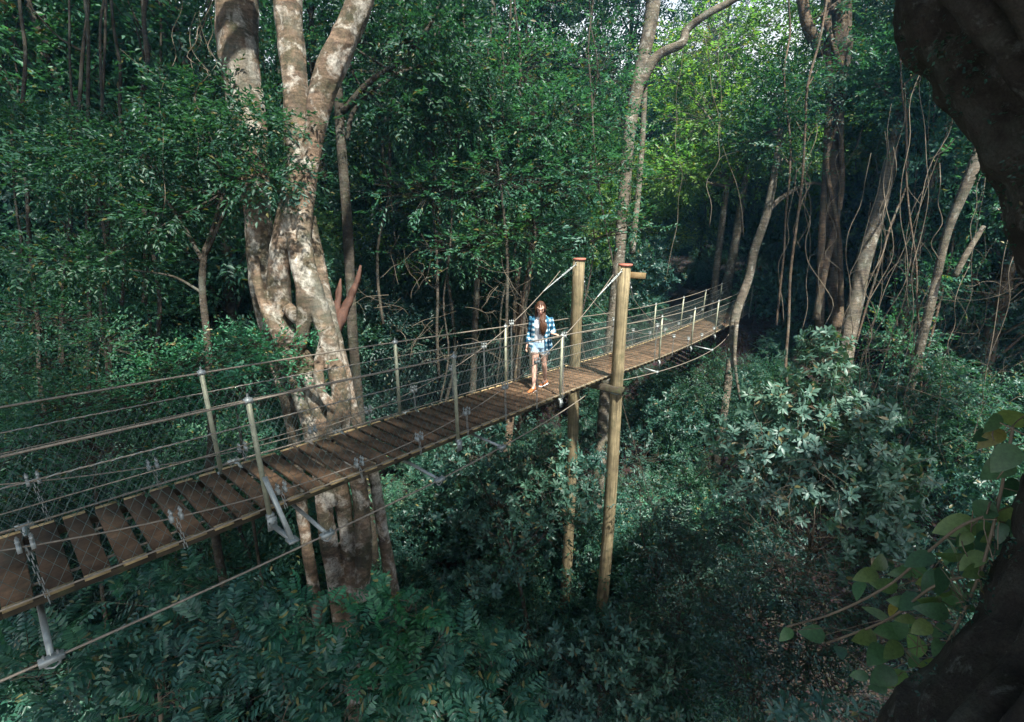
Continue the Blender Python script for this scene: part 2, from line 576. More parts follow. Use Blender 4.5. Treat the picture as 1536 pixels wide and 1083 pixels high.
def plant(name, label, cat, lobes_px, style, tips, mat, stem=None, stem_r=0.04, stem_mat='twig', group=None, d=None,
          stem_name='stem', crown_name='foliage', fork=None, limb_r=None, twig_rods=True, **kw):
    """A plant whose crown lobes are given as (px, py, distance, rx_px[, rz_px]); stem runs to the ground."""
    lobes = []
    for l in lobes_px:
        x, y, dd, rp = l[:4]
        rz = l[4] if len(l) > 4 else rp
        s = dd / FPX
        lobes.append((px(x, y, dd), (rp * s, rp * s * 0.9, rz * s)))
    cm = np.mean([c for c, _ in lobes], axis=0)
    gx, gy = (cm[0], cm[1]) if stem is None else px(*stem)[:2]
    gz = ground_z(gx, gy)
    root = empty(name, (gx, gy, gz), label, cat, group)
    st = MB()
    fk = np.array([cm[0], cm[1], min(c[2] for c, _ in lobes) - 0.1]) if fork is None else px(*fork)
    if fk[2] < gz + 0.3:
        fk[2] = gz + 0.3
    pts = spl([(gx, gy, gz - 0.2), (np.array([gx, gy, gz]) + fk) / 2 + rng.normal(0, 0.12, 3) * (1, 1, 0), fk], 9)
    tube(st, pts, np.linspace(stem_r * 1.3, stem_r * 0.8, 9), 7, 0.1, rng.random() * 9)
    limbs(st, fk, lobes, limb_r or stem_r * 0.6)
    lf = MB()
    foliage(lf, lobes, style, tips, st if twig_rods else None, **kw)
    st.build(stem_name, M[stem_mat], root, True)
    lf.build(crown_name, M[mat], root)
    return root


# ------------------------------------------------------------------ ground
def make_ground():
    xs = np.concatenate([np.linspace(-400, -40, 10), np.linspace(-36, 36, 73), np.linspace(40, 400, 10)])
    ys = np.concatenate([np.linspace(-120, -14, 7), np.linspace(-12, 60, 73), np.linspace(65, 500, 12)])
    v = [(x, y, ground_z(x, y) if abs(y) < 70 else ground_z(x, y)) for y in ys for x in xs]
    nx = len(xs)
    q = [(j * nx + i, j * nx + i + 1, (j + 1) * nx + i + 1, (j + 1) * nx + i) for j in range(len(ys) - 1) for i in range(nx - 1)]
    o = MB().add(v, q).build('ground', M['soil'], None, True)
    tag(o, 'dark forest floor of brown leaf litter sloping up behind the bridge', 'ground', None, 'structure')


make_ground()

# ------------------------------------------------------------------ the bridge
W_DECK, S_MAST, POST_H = 1.15, 7.5, 1.1
AZ0 = 0.8635


def span_one(s):
    k = 0.0093 * s * s - 0.0001 * s ** 3
    z = -2.7228 - 0.0548 * s - 0.0057 * s * s + 0.0001 * s ** 3
    return np.array([-2.3734 + math.cos(AZ0) * s - math.sin(AZ0) * k, 4.0343 + math.sin(AZ0) * s + math.cos(AZ0) * k, z])


P_MAST = span_one(S_MAST)
P_END = px(1130, 464, 21.0)
L_TWO = float(np.linalg.norm((P_END - P_MAST)[:2]))
S_END = S_MAST + L_TWO


def near_edge(s):
    if s <= S_MAST:
        return span_one(s)
    u = (s - S_MAST) / L_TWO
    p = P_MAST + (P_END - P_MAST) * u
    p[2] -= 0.22 * 4 * u * (1 - u)
    return p


def frame(s):
    e = 0.05
    a, b = near_edge(s - e), near_edge(s + e)
    t = (b - a) / np.linalg.norm(b - a)
    n = np.array([-t[1], t[0], 0.0])
    n /= np.linalg.norm(n)
    return t, n, np.cross(t, n)


def B(s, w, h):
    """Point of the bridge: s metres along it, w across from the near edge, h above the deck."""
    t, n, u = frame(s)
    p = near_edge(s) + n * w
    p[2] += h
    return p


bridge = empty('suspension_bridge', B(3.0, W_DECK / 2, 0), 'long plank footbridge hung on cables with wire mesh sides through the forest',
               'bridge')

# planks, each one a part with a pale cleat at either end
S0 = -3.6
pitch = 0.222
count = int((S_END - S0) / pitch)
stuff_planks = MB()
for i in range(count):
    s = S0 + (i + 0.5) * pitch
    t, n, u = frame(s)
    jig = rng.normal(0, 1, 3)
    c = B(s, W_DECK / 2, -0.018 + 0.003 * jig[0])
    yaw = 0.006 * jig[1]
    ax = np.array([n * math.cos(yaw) + t * math.sin(yaw), t * math.cos(yaw) - n * math.sin(yaw), u])
    mb = MB()
    box(mb, c, ax, (W_DECK / 2 - 0.035 + 0.006 * jig[2], 0.082, 0.018), 0.004)
    if i < 99:
        p = mb.build('plank', M['plank'], bridge, loc=c)
        for w in (0.012, W_DECK - 0.012):
            cl = MB()
            cc = B(s + 0.01 * jig[1], w, -0.012)
            box(cl, cc, np.array([t, n, u]), (0.078, 0.02, 0.016), 0.004)
            k = cl.build('end_cleat', M['cleat'])
            k.parent = p
            k.location = -p.location - bridge.location
    else:
        box(stuff_planks, c, ax, (W_DECK / 2 - 0.035, 0.087, 0.018), 0.004)
if stuff_planks.v:
    tag(stuff_planks.build('far_planks', M['plank'], bridge), kind='stuff')

sv = np.linspace(S0 - 1.5, S_END + 0.3, 110)


def line(name, w, h, r, mat='cable', s=sv, sides=6, hf=None, wf=None):
    mb = MB()
    tube(mb, [B(a, wf(a) if wf else w, hf(a) if hf else h) for a in s], r, sides)
    return mb.build(name, M[mat], bridge, True)


# bearers under the plank ends
for w in (0.075, W_DECK - 0.075):
    mb = MB()
    ss = np.arange(S0, S_END, 0.9)
    for a in ss:
        t, n, u = frame(a + 0.45)
        box(mb, B(a + 0.45, w, -0.072), np.array([t, n, u]), (0.449, 0.035, 0.03), 0.006)
    mb.build('bearer', M['bearer'], bridge)
for w in (0.3, W_DECK - 0.3):
    line('deck_cable', w, -0.07, 0.012)

side_w = {'near': -0.035, 'far': W_DECK + 0.035}
post_s = [-2.6, 0.0, 2.54, 5.23, 10.35, 12.9, 15.4, 17.9, 20.2]


def cable_h(s):
    """Height of the hanging main cable above the deck."""
    if s <= S_MAST:
        return 0.12 + 0.0507 * (s - 0.9) ** 2
    return 0.15 + (0.055 if s < S_MAST + 6.2 else 0.012) * (s - S_MAST - 6.2) ** 2


for side, w in side_w.items():
    sg = -1 if side == 'near' else 1
    line('handrail_cable', w, POST_H + 0.02, 0.0105)
    for h, r in ((0.9, 0.006), (0.72, 0.005), (0.02, 0.008)):
        line('side_wire', w, h, r)
    # wire lashed in a spiral round the upper side wire
    mb = MB()
    hv = np.arange(S0, S_END, 0.03)
    tube(mb, [B(a, w + 0.006 * math.sin(a * 52), 0.9 + 0.007 * math.cos(a * 52)) for a in hv], 0.004, 3)
    mb.build('lashing_wire', M['steel'], bridge)
    # diamond mesh
    mb = MB()
    A, Bp = [], []
    top = 0.9
    for a in np.arange(S0 - 1.0, S_END + 0.2, 0.088):
        for dr in (-1, 1):
            hs = np.linspace(0.02, top, 4)
            pts = [B(a + dr * (h / top) * 0.52, w + 0.004 * dr, h) for h in hs]
            A += pts[:-1]; Bp += pts[1:]
    rods(mb, A, Bp, 0.0019, 3)
    mb.build('mesh_netting', M['net'], bridge)
    # posts
    for s in post_s:
        t, n, u = frame(s)
        lean = rng.normal(0, 0.012, 2)
        f0, f1 = B(s, w, -0.16), B(s + lean[0], w + lean[1], POST_H)
        mb = MB()
        tube(mb, [f0, (f0 + f1) / 2, f1], 0.024, 10)
        po = mb.build('post', M['post'], bridge, True)
        mb = MB()                                           # cable clamp on the post top
        tube(mb, [f1 + t * -0.035 + (0, 0, 0.02), f1 + t * 0.035 + (0, 0, 0.02)], 0.028, 8)
        box(mb, f1 + (0, 0, 0.035), np.array([t, n, u]), (0.02, 0.014, 0.02), 0.003)
        rods(mb, [f1 + (0, 0, -0.05)], [f1 + (0, 0, 0.09)], 0.009, 6)
        k = mb.build('cable_clamp', M['steel'], None, True)
        k.parent = po
        k.location = -bridge.location
        mb = MB()                                           # foot bracket bolted to the bearer
        box(mb, B(s, w, -0.08), np.array([t, n, u]), (0.035, 0.022, 0.03), 0.004)
        box(mb, B(s, w + sg * 0.028, -0.15), np.array([t, n, u]), (0.045, 0.004, 0.07), 0)
        rods(mb, [B(s - .03, w + sg * .02, -0.13), B(s + .03, w + sg * .02, -0.13)], [B(s - .03, w + sg * .05, -0.13), B(s + .03, w + sg * .05, -0.13)], 0.009, 6)
        k = mb.build('foot_bracket', M['steel'], None)
        k.parent = po
        k.location = -bridge.location
    # main suspension cable with hangers
    s1 = np.linspace(S0 - 1.5, S_MAST - 0.18, 60)
    line('main_cable', w, 0, 0.0065, s=s1, hf=cable_h)
    s2 = np.linspace(S_MAST + 0.18, S_END, 60)
    line('main_cable', w, 0, 0.0065, s=s2, hf=cable_h)
    hang = list(np.arange(-3.3, S_MAST - 0.7, 0.86) + (0.12 if sg > 0 else 0)) + list(np.arange(S_MAST + 1.2, S_END - 0.6, 1.3))
    for s in hang:
        h = cable_h(s)
        if h > 1.25:
            continue
        t, n, u = frame(s)
        a, b = B(s, w, h), B(s + 0.02, w, -0.06)
        mb = MB()
        nl = max(2, int(abs(h + 0.06) / 0.05))              # a chain of links
        for j in range(nl):
            p0, p1 = a + (b - a) * j / nl, a + (b - a) * (j + 1.15) / nl
            off = (t if j % 2 else n) * 0.011
            rods(mb, [p0 + off, p0 - off], [p1 + off, p1 - off], 0.0042, 4)
        hg = mb.build('hanger', M['steel'], bridge)
        mb = MB()
        for dx in (-0.035, 0.035):
            c = a + t * dx
            box(mb, c, np.array([t, n, u]), (0.013, 0.03, 0.026), 0.004)
            rods(mb, [c + n * 0.02, c - n * 0.02], [c + n * 0.02 + u * 0.085, c - n * 0.02 + u * 0.085], 0.007, 6)
            for q in (-1, 1):
                ellipsoid(mb, c + n * 0.02 * q + u * 0.06, 0.015, None, 6, 4)
        k = mb.build('rope_clip', M['steel'], None)
        k.parent = hg
        k.location = -bridge.location

# outriggers and the wind guy cable on the near side (and its twin on the far side)
arm_s = [-1.62, 0.3, 1.75, 3.0]
arm_l = [0.52, 0.50, 0.46, 0.36]


def guy_w(s):
    return -0.53 + 0.013 * (s - 0.2) ** 2


for sg, ww in ((-1, lambda l: -l), (1, lambda l: W_DECK + l)):
    for s in arm_s + ([9.6, 13.6] if sg < 0 else [11.4]):
        ln = -guy_w(s) if s < S_MAST else 0.5 - 0.02 * (s - 12.8) ** 2
        t, n, u = frame(s)
        a, b = B(s, ww(-0.16), -0.16), B(s, ww(ln), -0.2)
        mb = MB()
        tube(mb, [a, b], 0.02, 8)
        ar = mb.build('outrigger', M['steel'], bridge, True)
        mb = MB()
        box(mb, b + (0, 0, 0.0), np.array([t, n, u]), (0.065, 0.03, 0.02), 0.004)
        rods(mb, [b + t * .035 - u * .05, b - t * .035 - u * .05], [b + t * .035 + u * .05, b - t * .035 + u * .05], 0.008, 6)
        tube(mb, [b - t * .035 - u * .05, b - u * .075, b + t * .035 - u * .05], 0.008, 6)
        k = mb.build('guy_clamp', M['steel'], None)
        k.parent = ar
        k.location = -bridge.location
    sg1 = np.linspace(S0 - 2.0, 6.2, 60)
    line('guy_cable', 0, 0, 0.0095, s=sg1, hf=lambda s: -0.2, wf=lambda s: ww(-guy_w(s)))
    sg2 = np.linspace(S_MAST + 0.4, S_END, 40)
    line('guy_cable', 0, 0, 0.0095, s=sg2, hf=lambda s: -0.2, wf=lambda s: ww(0.5 - 0.02 * (s - 12.8) ** 2))

# triangular brace on the nearest post
t, n, u = frame(0.0)
mb = MB()
tip = B(0.02, -0.42, -0.17)
for a in (B(0.0, -0.06, 0.36), B(0.0, -0.06, -0.17)):
    d = unit(tip - a)
    box(mb, (a + tip) / 2, np.array([d, np.cross(d, t), t]), (np.linalg.norm(tip - a) / 2, 0.018, 0.02), 0.003)
box(mb, tip, np.array([t, n, u]), (0.045, 0.05, 0.012), 0.003)
mb.build('post_brace', M['steel'], bridge)

# the cross beam under the deck between the masts
t, n, u = frame(S_MAST)
mb = MB()
box(mb, B(S_MAST - 0.12, W_DECK / 2, -0.24), np.array([n, t, u]), (W_DECK / 2 + 0.42, 0.07, 0.075), 0.01)
mb.build('cross_beam', M['bearer'], bridge)

# timber masts
mast_xy = {}
for w, lab, foot in ((-0.17, 'round timber mast with red cap rising nearer the camera, small board on its top', None),
                     (W_DECK + 0.1, 'round timber mast with red cap on the far side of the deck behind the walker', None)):
    c = B(S_MAST, w, 0)
    if w > 0:
        c[:2] = (1.50, 10.85)
    else:
        c[:2] = (2.30, 9.874)
    top = -1.0 if w < 0 else -0.97
    gz = ground_z(c[0], c[1])
    mast_xy[w > 0] = np.array([c[0], c[1], top])
    root = empty('timber_mast', (c[0], c[1], gz), lab, 'mast', 'timber masts of the bridge')
    mb = MB()
    zz = np.linspace(gz - 0.3, top, 16)
    tube(mb, [(c[0] + 0.02 * math.sin(z * 0.7), c[1], z) for z in zz], np.linspace(0.15, 0.128, 16), 20, 0.04, w)
    mb.build('pole', M['pole'], root, True)
    mb = MB()
    tube(mb, [(c[0], c[1], top - 0.002), (c[0], c[1], top + 0.035)], 0.143, 20)
    mb.build('cap', M['cap'], root)
    mb = MB()
    tube(mb, [(c[0], c[1], c[2] - 0.33), (c[0], c[1], c[2] - 0.23)], 0.158, 18)
    mb.build('collar', M['steel'], root)
    # eye bolt and turnbuckle stays to both spans
    for sd in (-1, 1):
        a = np.array([c[0], c[1], top - 0.09]) + frame(S_MAST)[0] * sd * 0.13
        b = B(S_MAST + sd * 0.9, -0.035 if w < 0 else W_DECK + 0.035, cable_h(S_MAST + sd * 0.9))
        d = unit(b - a)
        ln = np.linalg.norm(b - a)
        sx = unit(np.cross(d, (0, 0, 1.0)))
        mb = MB()
        ring = [a + 0.03 * (math.cos(q) * d + math.sin(q) * np.cross(d, sx)) + d * 0.02 for q in np.linspace(0, 2 * PI, 13)]
        tube(mb, ring, 0.009, 6)
        rods(mb, [a + d * 0.05, a + d * 0.42 * ln], [a + d * 0.2 * ln, b], 0.011, 8)
        for q in (-1, 1):
            rods(mb, [a + d * 0.18 * ln + sx * q * 0.016], [a + d * 0.44 * ln + sx * q * 0.016], 0.008, 6)
        for q in (0.18, 0.44, 0.6):
            tube(mb, [a + d * ln * (q - 0.02), a + d * ln * (q + 0.02)], 0.024, 8)
        mb.build('turnbuckle', M['steel'], bridge)

c = mast_xy[False]
mb = MB()
sc_ = c + np.array([0.27, 0.02, -0.2])
box(mb, sc_, np.array([[1, 0.15, -0.08], [-0.15, 1, 0], [0.08, 0, 1]]), (0.165, 0.02, 0.062), 0.006)
tag(mb.build('direction_board', M['sign'], None, loc=sc_), 'small blank wooden board fixed beside the top of the nearer timber mast', 'sign')
# thin ground guy from the nearer mast
mb = MB()
a = np.array([2.35, 9.85, -3.75])
e = px(1080, 1100, 11.5)
tube(mb, spl([a, (a + e) / 2 - (0, 0, 0.05), e], 8), 0.008, 5)
tag(mb.build('guy_wire', M['dark_bark'], None, loc=a), 'thin dark guy wire slanting down from the nearer timber mast', 'wire')

# fallen leaves lying on the planks
mb = MB()
n_ = 130
sl = rng.uniform(S0, S_MAST + 6, n_)
P_ = np.array([B(s, w, 0.006) for s, w in zip(sl, rng.uniform(0.05, W_DECK - 0.05, n_))])
a_ = rng.uniform(0, 2 * PI, n_)
add_leaves(mb, P_, np.stack([np.cos(a_), np.sin(a_), rng.normal(0.02, 0.05, n_)], 1), np.tile([[0, 0, 1.0]], (n_, 1)) + rng.normal(0, 0.1, (n_, 3)), rng.uniform(0.05, 0.1, n_), rng.uniform(0.025, 0.045, n_), 'oval', 0.2, -0.05)
tag(mb.build('fallen_leaves', M['leaf_brown']), 'scattered brown fallen leaves on the deck planks', 'leaf litter', None, 'stuff')

# ------------------------------------------------------------------ the walker
def rings(mb, secs, n=16, cap=True):
    """Loft of elliptical sections (centre, rx, ry, axis_x, axis_y)."""
    a = np.arange(n) * 2 * PI / n
    V = []
    for c, rx, ry, ax, ay in secs:
        V.append(np.asarray(c) + np.cos(a)[:, None] * rx * np.asarray(ax) + np.sin(a)[:, None] * ry * np.asarray(ay))
    m = len(secs)
    V = np.concatenate(V)
    q = [(i * n + k, i * n + (k + 1) % n, (i + 1) * n + (k + 1) % n, (i + 1) * n + k) for i in range(m - 1) for k in range(n)]
    t = []
    if cap:
        V = np.vstack([V, secs[0][0], secs[-1][0]])
        for k in range(n):
            t.append((m * n, (k + 1) % n, k))
            t.append((m * n + 1, (m - 1) * n + k, (m - 1) * n + (k + 1) % n))
    mb.add(V, q, t)


def limb(mb, pts, rad, n=12, k=20):
    Q = spl(np.column_stack([np.array(pts, float), np.array(rad, float)]), k)
    tube(mb, Q[:, :3], Q[:, 3], n)


def skin_mat():
    m, nt = new_mat('skin')
    n = noise(nt, coords(nt), 9, 4)
    c = ramp(nt, n, [(0.3, (0.42, 0.25, 0.185)), (0.7, (0.5, 0.31, 0.235))])
    p = nd(nt, 'ShaderNodeBsdfPrincipled', {'Base Color': c, 'Roughness': 0.5, 'Subsurface Weight': 0.15})
    p.inputs['Subsurface Radius'].default_value = (0.01, 0.004, 0.002)
    out(nt, p.outputs[0])
    return m


def plaid_mat():
    m, nt = new_mat('blue_plaid')
    tc = nd(nt, 'ShaderNodeTexCoord')
    xyz = nd(nt, 'ShaderNodeSeparateXYZ', {0: tc.outputs['Object']})
    masks = []
    hx = nd(nt, 'ShaderNodeMath', {0: xyz.outputs[0], 1: xyz.outputs[1]}, operation='ADD').outputs[0]
    for s in (hx, xyz.outputs[2]):
        a = nd(nt, 'ShaderNodeMath', {0: s, 1: 11.0}, operation='MULTIPLY').outputs[0]
        masks.append(nd(nt, 'ShaderNodeMath', {0: a}, operation='FRACT').outputs[0])
    fx = ramp(nt, masks[0], [(0.0, gray(0)), (0.45, gray(1)), (0.88, gray(0.5))], 'CONSTANT')
    fz = ramp(nt, masks[1], [(0.0, gray(0)), (0.45, gray(1)), (0.88, gray(0.5))], 'CONSTANT')
    f = mixc(nt, 0.5, fx, fz)
    c = ramp(nt, f, [(0.0, (0.012, 0.045, 0.085)), (0.3, (0.04, 0.15, 0.24)), (0.55, (0.12, 0.3, 0.38)), (0.8, (0.62, 0.68, 0.7))], 'CONSTANT')
    p = nd(nt, 'ShaderNodeBsdfPrincipled', {'Base Color': c, 'Roughness': 0.9, 'Specular IOR Level': 0.1})
    out(nt, p.outputs[0])
    return m


M['skin'] = skin_mat()
M['plaid'] = plaid_mat()
M['tee'] = plain_mat('grey_tee', (0.55, 0.56, 0.57), 0.95, 0, 0.1, 20, 0.1)
M['denim'] = plain_mat('pale_denim', (0.3, 0.44, 0.56), 0.95, 0, 0.45, 26, 0.1)
M['hair'] = wood_mat('brown_hair', (0.13, 0.058, 0.03), (0.035, 0.018, 0.011), (9, 9, 1), 12.0, None, 0.45)
M['shoe'] = plain_mat('tan_suede', (0.4, 0.14, 0.05), 0.85, 0, 0.15, 30, 0.1)
M['sole'] = plain_mat('white_rubber', (0.75, 0.74, 0.7), 0.7, 0, 0.08, 20)
M['dark_eye'] = plain_mat('dark_eye', (0.03, 0.02, 0.015), 0.3, 0, 0.1, 20)
M['lip'] = plain_mat('lip', (0.42, 0.13, 0.12), 0.5, 0, 0.1, 20)


def make_person():
    base = B(5.42, 0.52, 0.0)
    g = empty('person', base, 'woman in open blue plaid shirt and denim shorts walking on the deck, looking down', 'person')
    X, Y, Z = np.eye(3)
    yaw = -0.30                                   # body turned a little to the left of the camera
    cx = np.array([math.cos(yaw), math.sin(yaw), 0])      # body right-to-left axis in the picture (x right)
    fw = np.array([math.sin(yaw), -math.cos(yaw), 0])     # forward, towards the camera
    L = lambda x, f, z: base + cx * x + fw * f + Z * z
    body = MB()
    # torso
    secs = []
    for z, rx, rf, f in ((0.80, 0.11, 0.08, 0.0), (0.86, 0.158, 0.105, -0.005), (0.92, 0.163, 0.11, -0.008), (0.99, 0.138, 0.093, 0.0), (1.06, 0.122, 0.084, 0.006), (1.13, 0.131, 0.095, 0.012),
                         (1.2, 0.143, 0.108, 0.014), (1.27, 0.15, 0.098, 0.004), (1.33, 0.158, 0.078, -0.006), (1.37, 0.12, 0.062, -0.008), (1.395, 0.06, 0.052, -0.004)):
        secs.append((L(0, f, z), rx, rf, cx, fw))
    rings(body, secs)
    limb(body, [L(0, -0.005, 1.36), L(0, 0.012, 1.42), L(0.0, 0.03, 1.475)], [0.052, 0.046, 0.05])
    # head: tilted down and a little towards the near rail
    hy = yaw + 0.28
    hf0 = np.array([math.sin(hy), -math.cos(hy), 0])
    pit = 0.42
    hx = np.array([math.cos(hy), math.sin(hy), 0])
    hf = hf0 * math.cos(pit) - Z * math.sin(pit)
    hu = Z * math.cos(pit) + hf0 * math.sin(pit)
    hc = L(0.0, 0.045, 1.545)
    Hd = lambda x, f, u: hc + hx * x + hf * f + hu * u
    ellipsoid(body, Hd(0, -0.012, 0.028), (0.074, 0.092, 0.09), np.array([hx, hf, hu]), 20, 14)
    secs = [(Hd(0, 0.012 + fo, u), rx, rf, hx, hf) for u, rx, rf, fo in ((0.05, 0.07, 0.078, 0), (0.0, 0.068, 0.078, 0.002), (-0.04, 0.06, 0.074, 0.006), (-0.075, 0.044, 0.056, 0.016), (-0.1, 0.026, 0.03, 0.03))]
    rings(body, secs)
    limb(body, [Hd(0, 0.084, 0.025), Hd(0, 0.098, 0.0), Hd(0, 0.108, -0.022), Hd(0, 0.09, -0.032)], [0.009, 0.012, 0.016, 0.01], 8, 8)    # nose
    for s in (-1, 1):
        ellipsoid(body, Hd(s * 0.074, -0.01, 0.0), (0.01, 0.018, 0.03), np.array([hx, hf, hu]), 8, 6)                   # ears
        ellipsoid(body, Hd(s * 0.036, 0.062, -0.022), (0.022, 0.02, 0.018), np.array([hx, hf, hu]), 8, 6)              # cheeks
    limb(body, [Hd(-0.03, 0.084, 0.026), Hd(0, 0.09, 0.03), Hd(0.03, 0.084, 0.026)], [0.008, 0.01, 0.008], 8, 8)       # brow
    # legs: her right leg (left in the picture) forward, the left one behind, crossing in front
    wd = unit(np.array([-0.62, -0.78, 0]))
    up = Z
    feet = []
    for hip, knee, ankle in ((L(-0.085, 0, 0.86), L(-0.075, 0.13, 0.47), base + np.array([-0.125, -0.24, 0.095])),
                             (L(0.085, 0, 0.86), L(0.075, -0.015, 0.465), base + np.array([0.115, 0.16, 0.105]))):
        th = unit(knee - hip)
        sh = unit(ankle - knee)
        limb(body, [hip + Z * 0.02, hip + th * 0.16, knee - th * 0.06, knee, knee + sh * 0.11, ankle - sh * 0.09, ankle],
             [0.088, 0.076, 0.054, 0.05, 0.051, 0.034, 0.032], 14, 26)
        feet.append(ankle)
        limb(body, [ankle - Z * 0.005, ankle + wd * 0.06 - Z * 0.045, ankle + wd * 0.15 - Z * 0.062], [0.034, 0.036, 0.026], 10, 8)
    # arms
    rail = B(4.75, side_w['near'], POST_H + 0.035)
    armR = [L(-0.165, -0.01, 1.335), L(-0.205, -0.02, 1.08), L(-0.235, 0.06, 0.855)]
    armL = [L(0.165, -0.01, 1.335), L(0.235, -0.03, 1.10), None]
    d = unit(rail - armL[1])
    armL[2] = armL[1] + d * 0.235
    hands = []
    for sh, el, wr in (armR, armL):
        a, b = unit(el - sh), unit(wr - el)
        limb(body, [sh - a * 0.02, sh + a * 0.1, el, el + b * 0.07, wr], [0.05, 0.043, 0.034, 0.035, 0.023], 12, 20)
        hands.append((wr, b))
    for i, (wr, b) in enumerate(hands):
        if i == 0:
            hd = unit(b + fw * 0.15)
            pn = unit(np.cross(hd, fw) * 1.0)                # palm normal towards the thigh
            pn = unit(cx - hd * np.dot(cx, hd))
            curl = 0.35
        else:
            hd = unit(np.array([0.86, -0.25, -0.12]))
            pn = unit(-Z - hd * np.dot(-Z, hd))              # palm down on the cable
            curl = 0.5
        sd = np.cross(pn, hd)                                # across the palm
        rings(body, [(wr + hd * q, rx, ry, sd, pn) for q, rx, ry in ((-0.01, 0.022, 0.018), (0.02, 0.031, 0.015), (0.055, 0.038, 0.014), (0.082, 0.037, 0.012))], 12)
        for j, ln in enumerate((0.066, 0.076, 0.07, 0.054)):
            o = (j - 1.5) * 0.0185
            r0 = wr + hd * 0.078 + sd * o
            p1 = r0 + (hd * math.cos(curl * .5) + pn * math.sin(curl * .5)) * ln * 0.45 + sd * o * 0.12
            p2 = p1 + (hd * math.cos(curl * 1.4) + pn * math.sin(curl * 1.4)) * ln * 0.32
            p3 = p2 + (hd * math.cos(curl * 2.2) + pn * math.sin(curl * 2.2)) * ln * 0.26
            limb(body, [r0 - hd * 0.012, p1, p2, p3], [0.0092, 0.0088, 0.008, 0.0065], 8, 10)
        th = wr + hd * 0.025 - sd * 0.03
        limb(body, [th + sd * 0.012, th + hd * 0.03 - sd * 0.018 + pn * 0.008, th + hd * 0.06 - sd * 0.022 + pn * 0.016], [0.012, 0.0105, 0.008], 8, 8)
    bo = body.build('body', M['skin'], g, True)
    m = bo.modifiers.new('fuse', 'REMESH')
    m.mode = 'VOXEL'
    m.voxel_size = 0.0055
    m.use_smooth_shade = True
    s = bo.modifiers.new('soften', 'SMOOTH')
    s.iterations = 2

    def cloth(name, mb, mat, vox=0.008, it=4):
        o = mb.build(name, mat, g, True)
        if vox:
            m = o.modifiers.new('fuse', 'REMESH')
            m.mode = 'VOXEL'
            m.voxel_size = vox
            m.use_smooth_shade = True
            s = o.modifiers.new('soften', 'SMOOTH')
            s.iterations = it
        return o
    # tee
    mb = MB()
    rings(mb, [(L(0, f, z), rx, rf, cx, fw) for z, rx, rf, f in ((0.915, 0.172, 0.122, -0.004), (0.96, 0.165, 0.116, 0), (1.06, 0.145, 0.104, 0.006), (1.13, 0.146, 0.112, 0.012), (1.2, 0.155, 0.123, 0.014),
          (1.27, 0.16, 0.112, 0.004), (1.33, 0.165, 0.09, -0.006), (1.375, 0.125, 0.072, -0.008), (1.385, 0.075, 0.062, -0.004))], 20)
    cloth('tee_shirt', mb, M['tee'])
    mb = MB()
    ring = [L(0.068 * math.cos(a), 0.002 + 0.058 * math.sin(a), 1.388 - 0.012 * math.sin(a)) for a in np.linspace(0, 2 * PI, 25)]
    tube(mb, ring, 0.007, 6)
    cloth('neck_band', mb, M['dark_eye'], 0)
    # shorts with frayed hems
    mb = MB()
    rings(mb, [(L(0, f, z), rx, rf, cx, fw) for z, rx, rf, f in ((0.78, 0.14, 0.1, 0), (0.82, 0.172, 0.118, 0), (0.88, 0.178, 0.124, -0.008), (0.945, 0.168, 0.12, -0.006), (0.965, 0.16, 0.116, 0))], 20)
    for sx, kn in ((-0.085, L(-0.075, 0.13, 0.47)), (0.085, L(0.075, -0.015, 0.465))):
        h = L(sx, 0, 0.86)
        t = unit(kn - h)
        limb(mb, [h, h + t * 0.08, h + t * 0.155], [0.094, 0.097, 0.096], 14, 6)
    cloth('denim_shorts', mb, M['denim'])
    mb = MB()
    for sx, kn in ((-0.085, L(-0.075, 0.13, 0.47)), (0.085, L(0.075, -0.015, 0.465))):
        h = L(sx, 0, 0.86)
        t = unit(kn - h)
        e = unit(np.cross(t, fw))
        e2 = np.cross(t, e)
        a = rng.uniform(0, 2 * PI, 90)
        p0 = h + t * 0.15 + 0.094 * (np.cos(a)[:, None] * e + np.sin(a)[:, None] * e2)
        rods(mb, p0, p0 + t * rng.uniform(0.012, 0.035, 90)[:, None] + rng.normal(0, 0.004, (90, 3)), 0.0018, 3)
    cloth('frayed_hem', mb, M['sole'], 0)
    # open shirt: back and two front panels as one thick shell, sleeves added
    mb = MB()
    A = np.linspace(math.radians(120), math.radians(420), 30)          # gap of 60 degrees at the front (front = 90 deg)
    rows = []
    for z, rx, rf, f, op in ((0.79, 0.222, 0.17, -0.01, 0.16), (0.86, 0.215, 0.165, -0.012, 0.1), (0.95, 0.2, 0.15, -0.012, 0.05), (1.06, 0.182, 0.136, -0.004, 0.0), (1.16, 0.182, 0.14, 0.006, 0.0),
                             (1.26, 0.186, 0.132, 0.0, 0.0), (1.33, 0.186, 0.108, -0.008, 0.04), (1.375, 0.145, 0.088, -0.012, 0.1), (1.405, 0.085, 0.078, -0.014, 0.2)):
        aa = math.pi / 2 + math.radians(30) + op + (A - A[0]) / (A[-1] - A[0]) * (2 * PI - math.radians(60) - 2 * op)
        wv = 1 + 0.035 * np.sin(aa * 7 + z * 9)
        rows.append(np.array([L(rx * w * math.cos(q), f + rf * w * math.sin(q), z + 0.012 * math.sin(q * 5)) for q, w in zip(aa, wv)]))
    n, k = len(rows), len(A)
    mid = np.array([L(0, 0, z) for z in (0.79, 0.86, 0.95, 1.06, 1.16, 1.26, 1.33, 1.375, 1.405)])
    outer = np.concatenate(rows)
    inner = np.concatenate([r + unit(m - r) * 0.012 for r, m in zip(rows, mid)])
    q = []
    N = n * k
    for i in range(n - 1):
        for j in range(k - 1):
            a = i * k + j
            q += [(a, a + 1, a + k + 1, a + k), (N + a, N + a + k, N + a + k + 1, N + a + 1)]
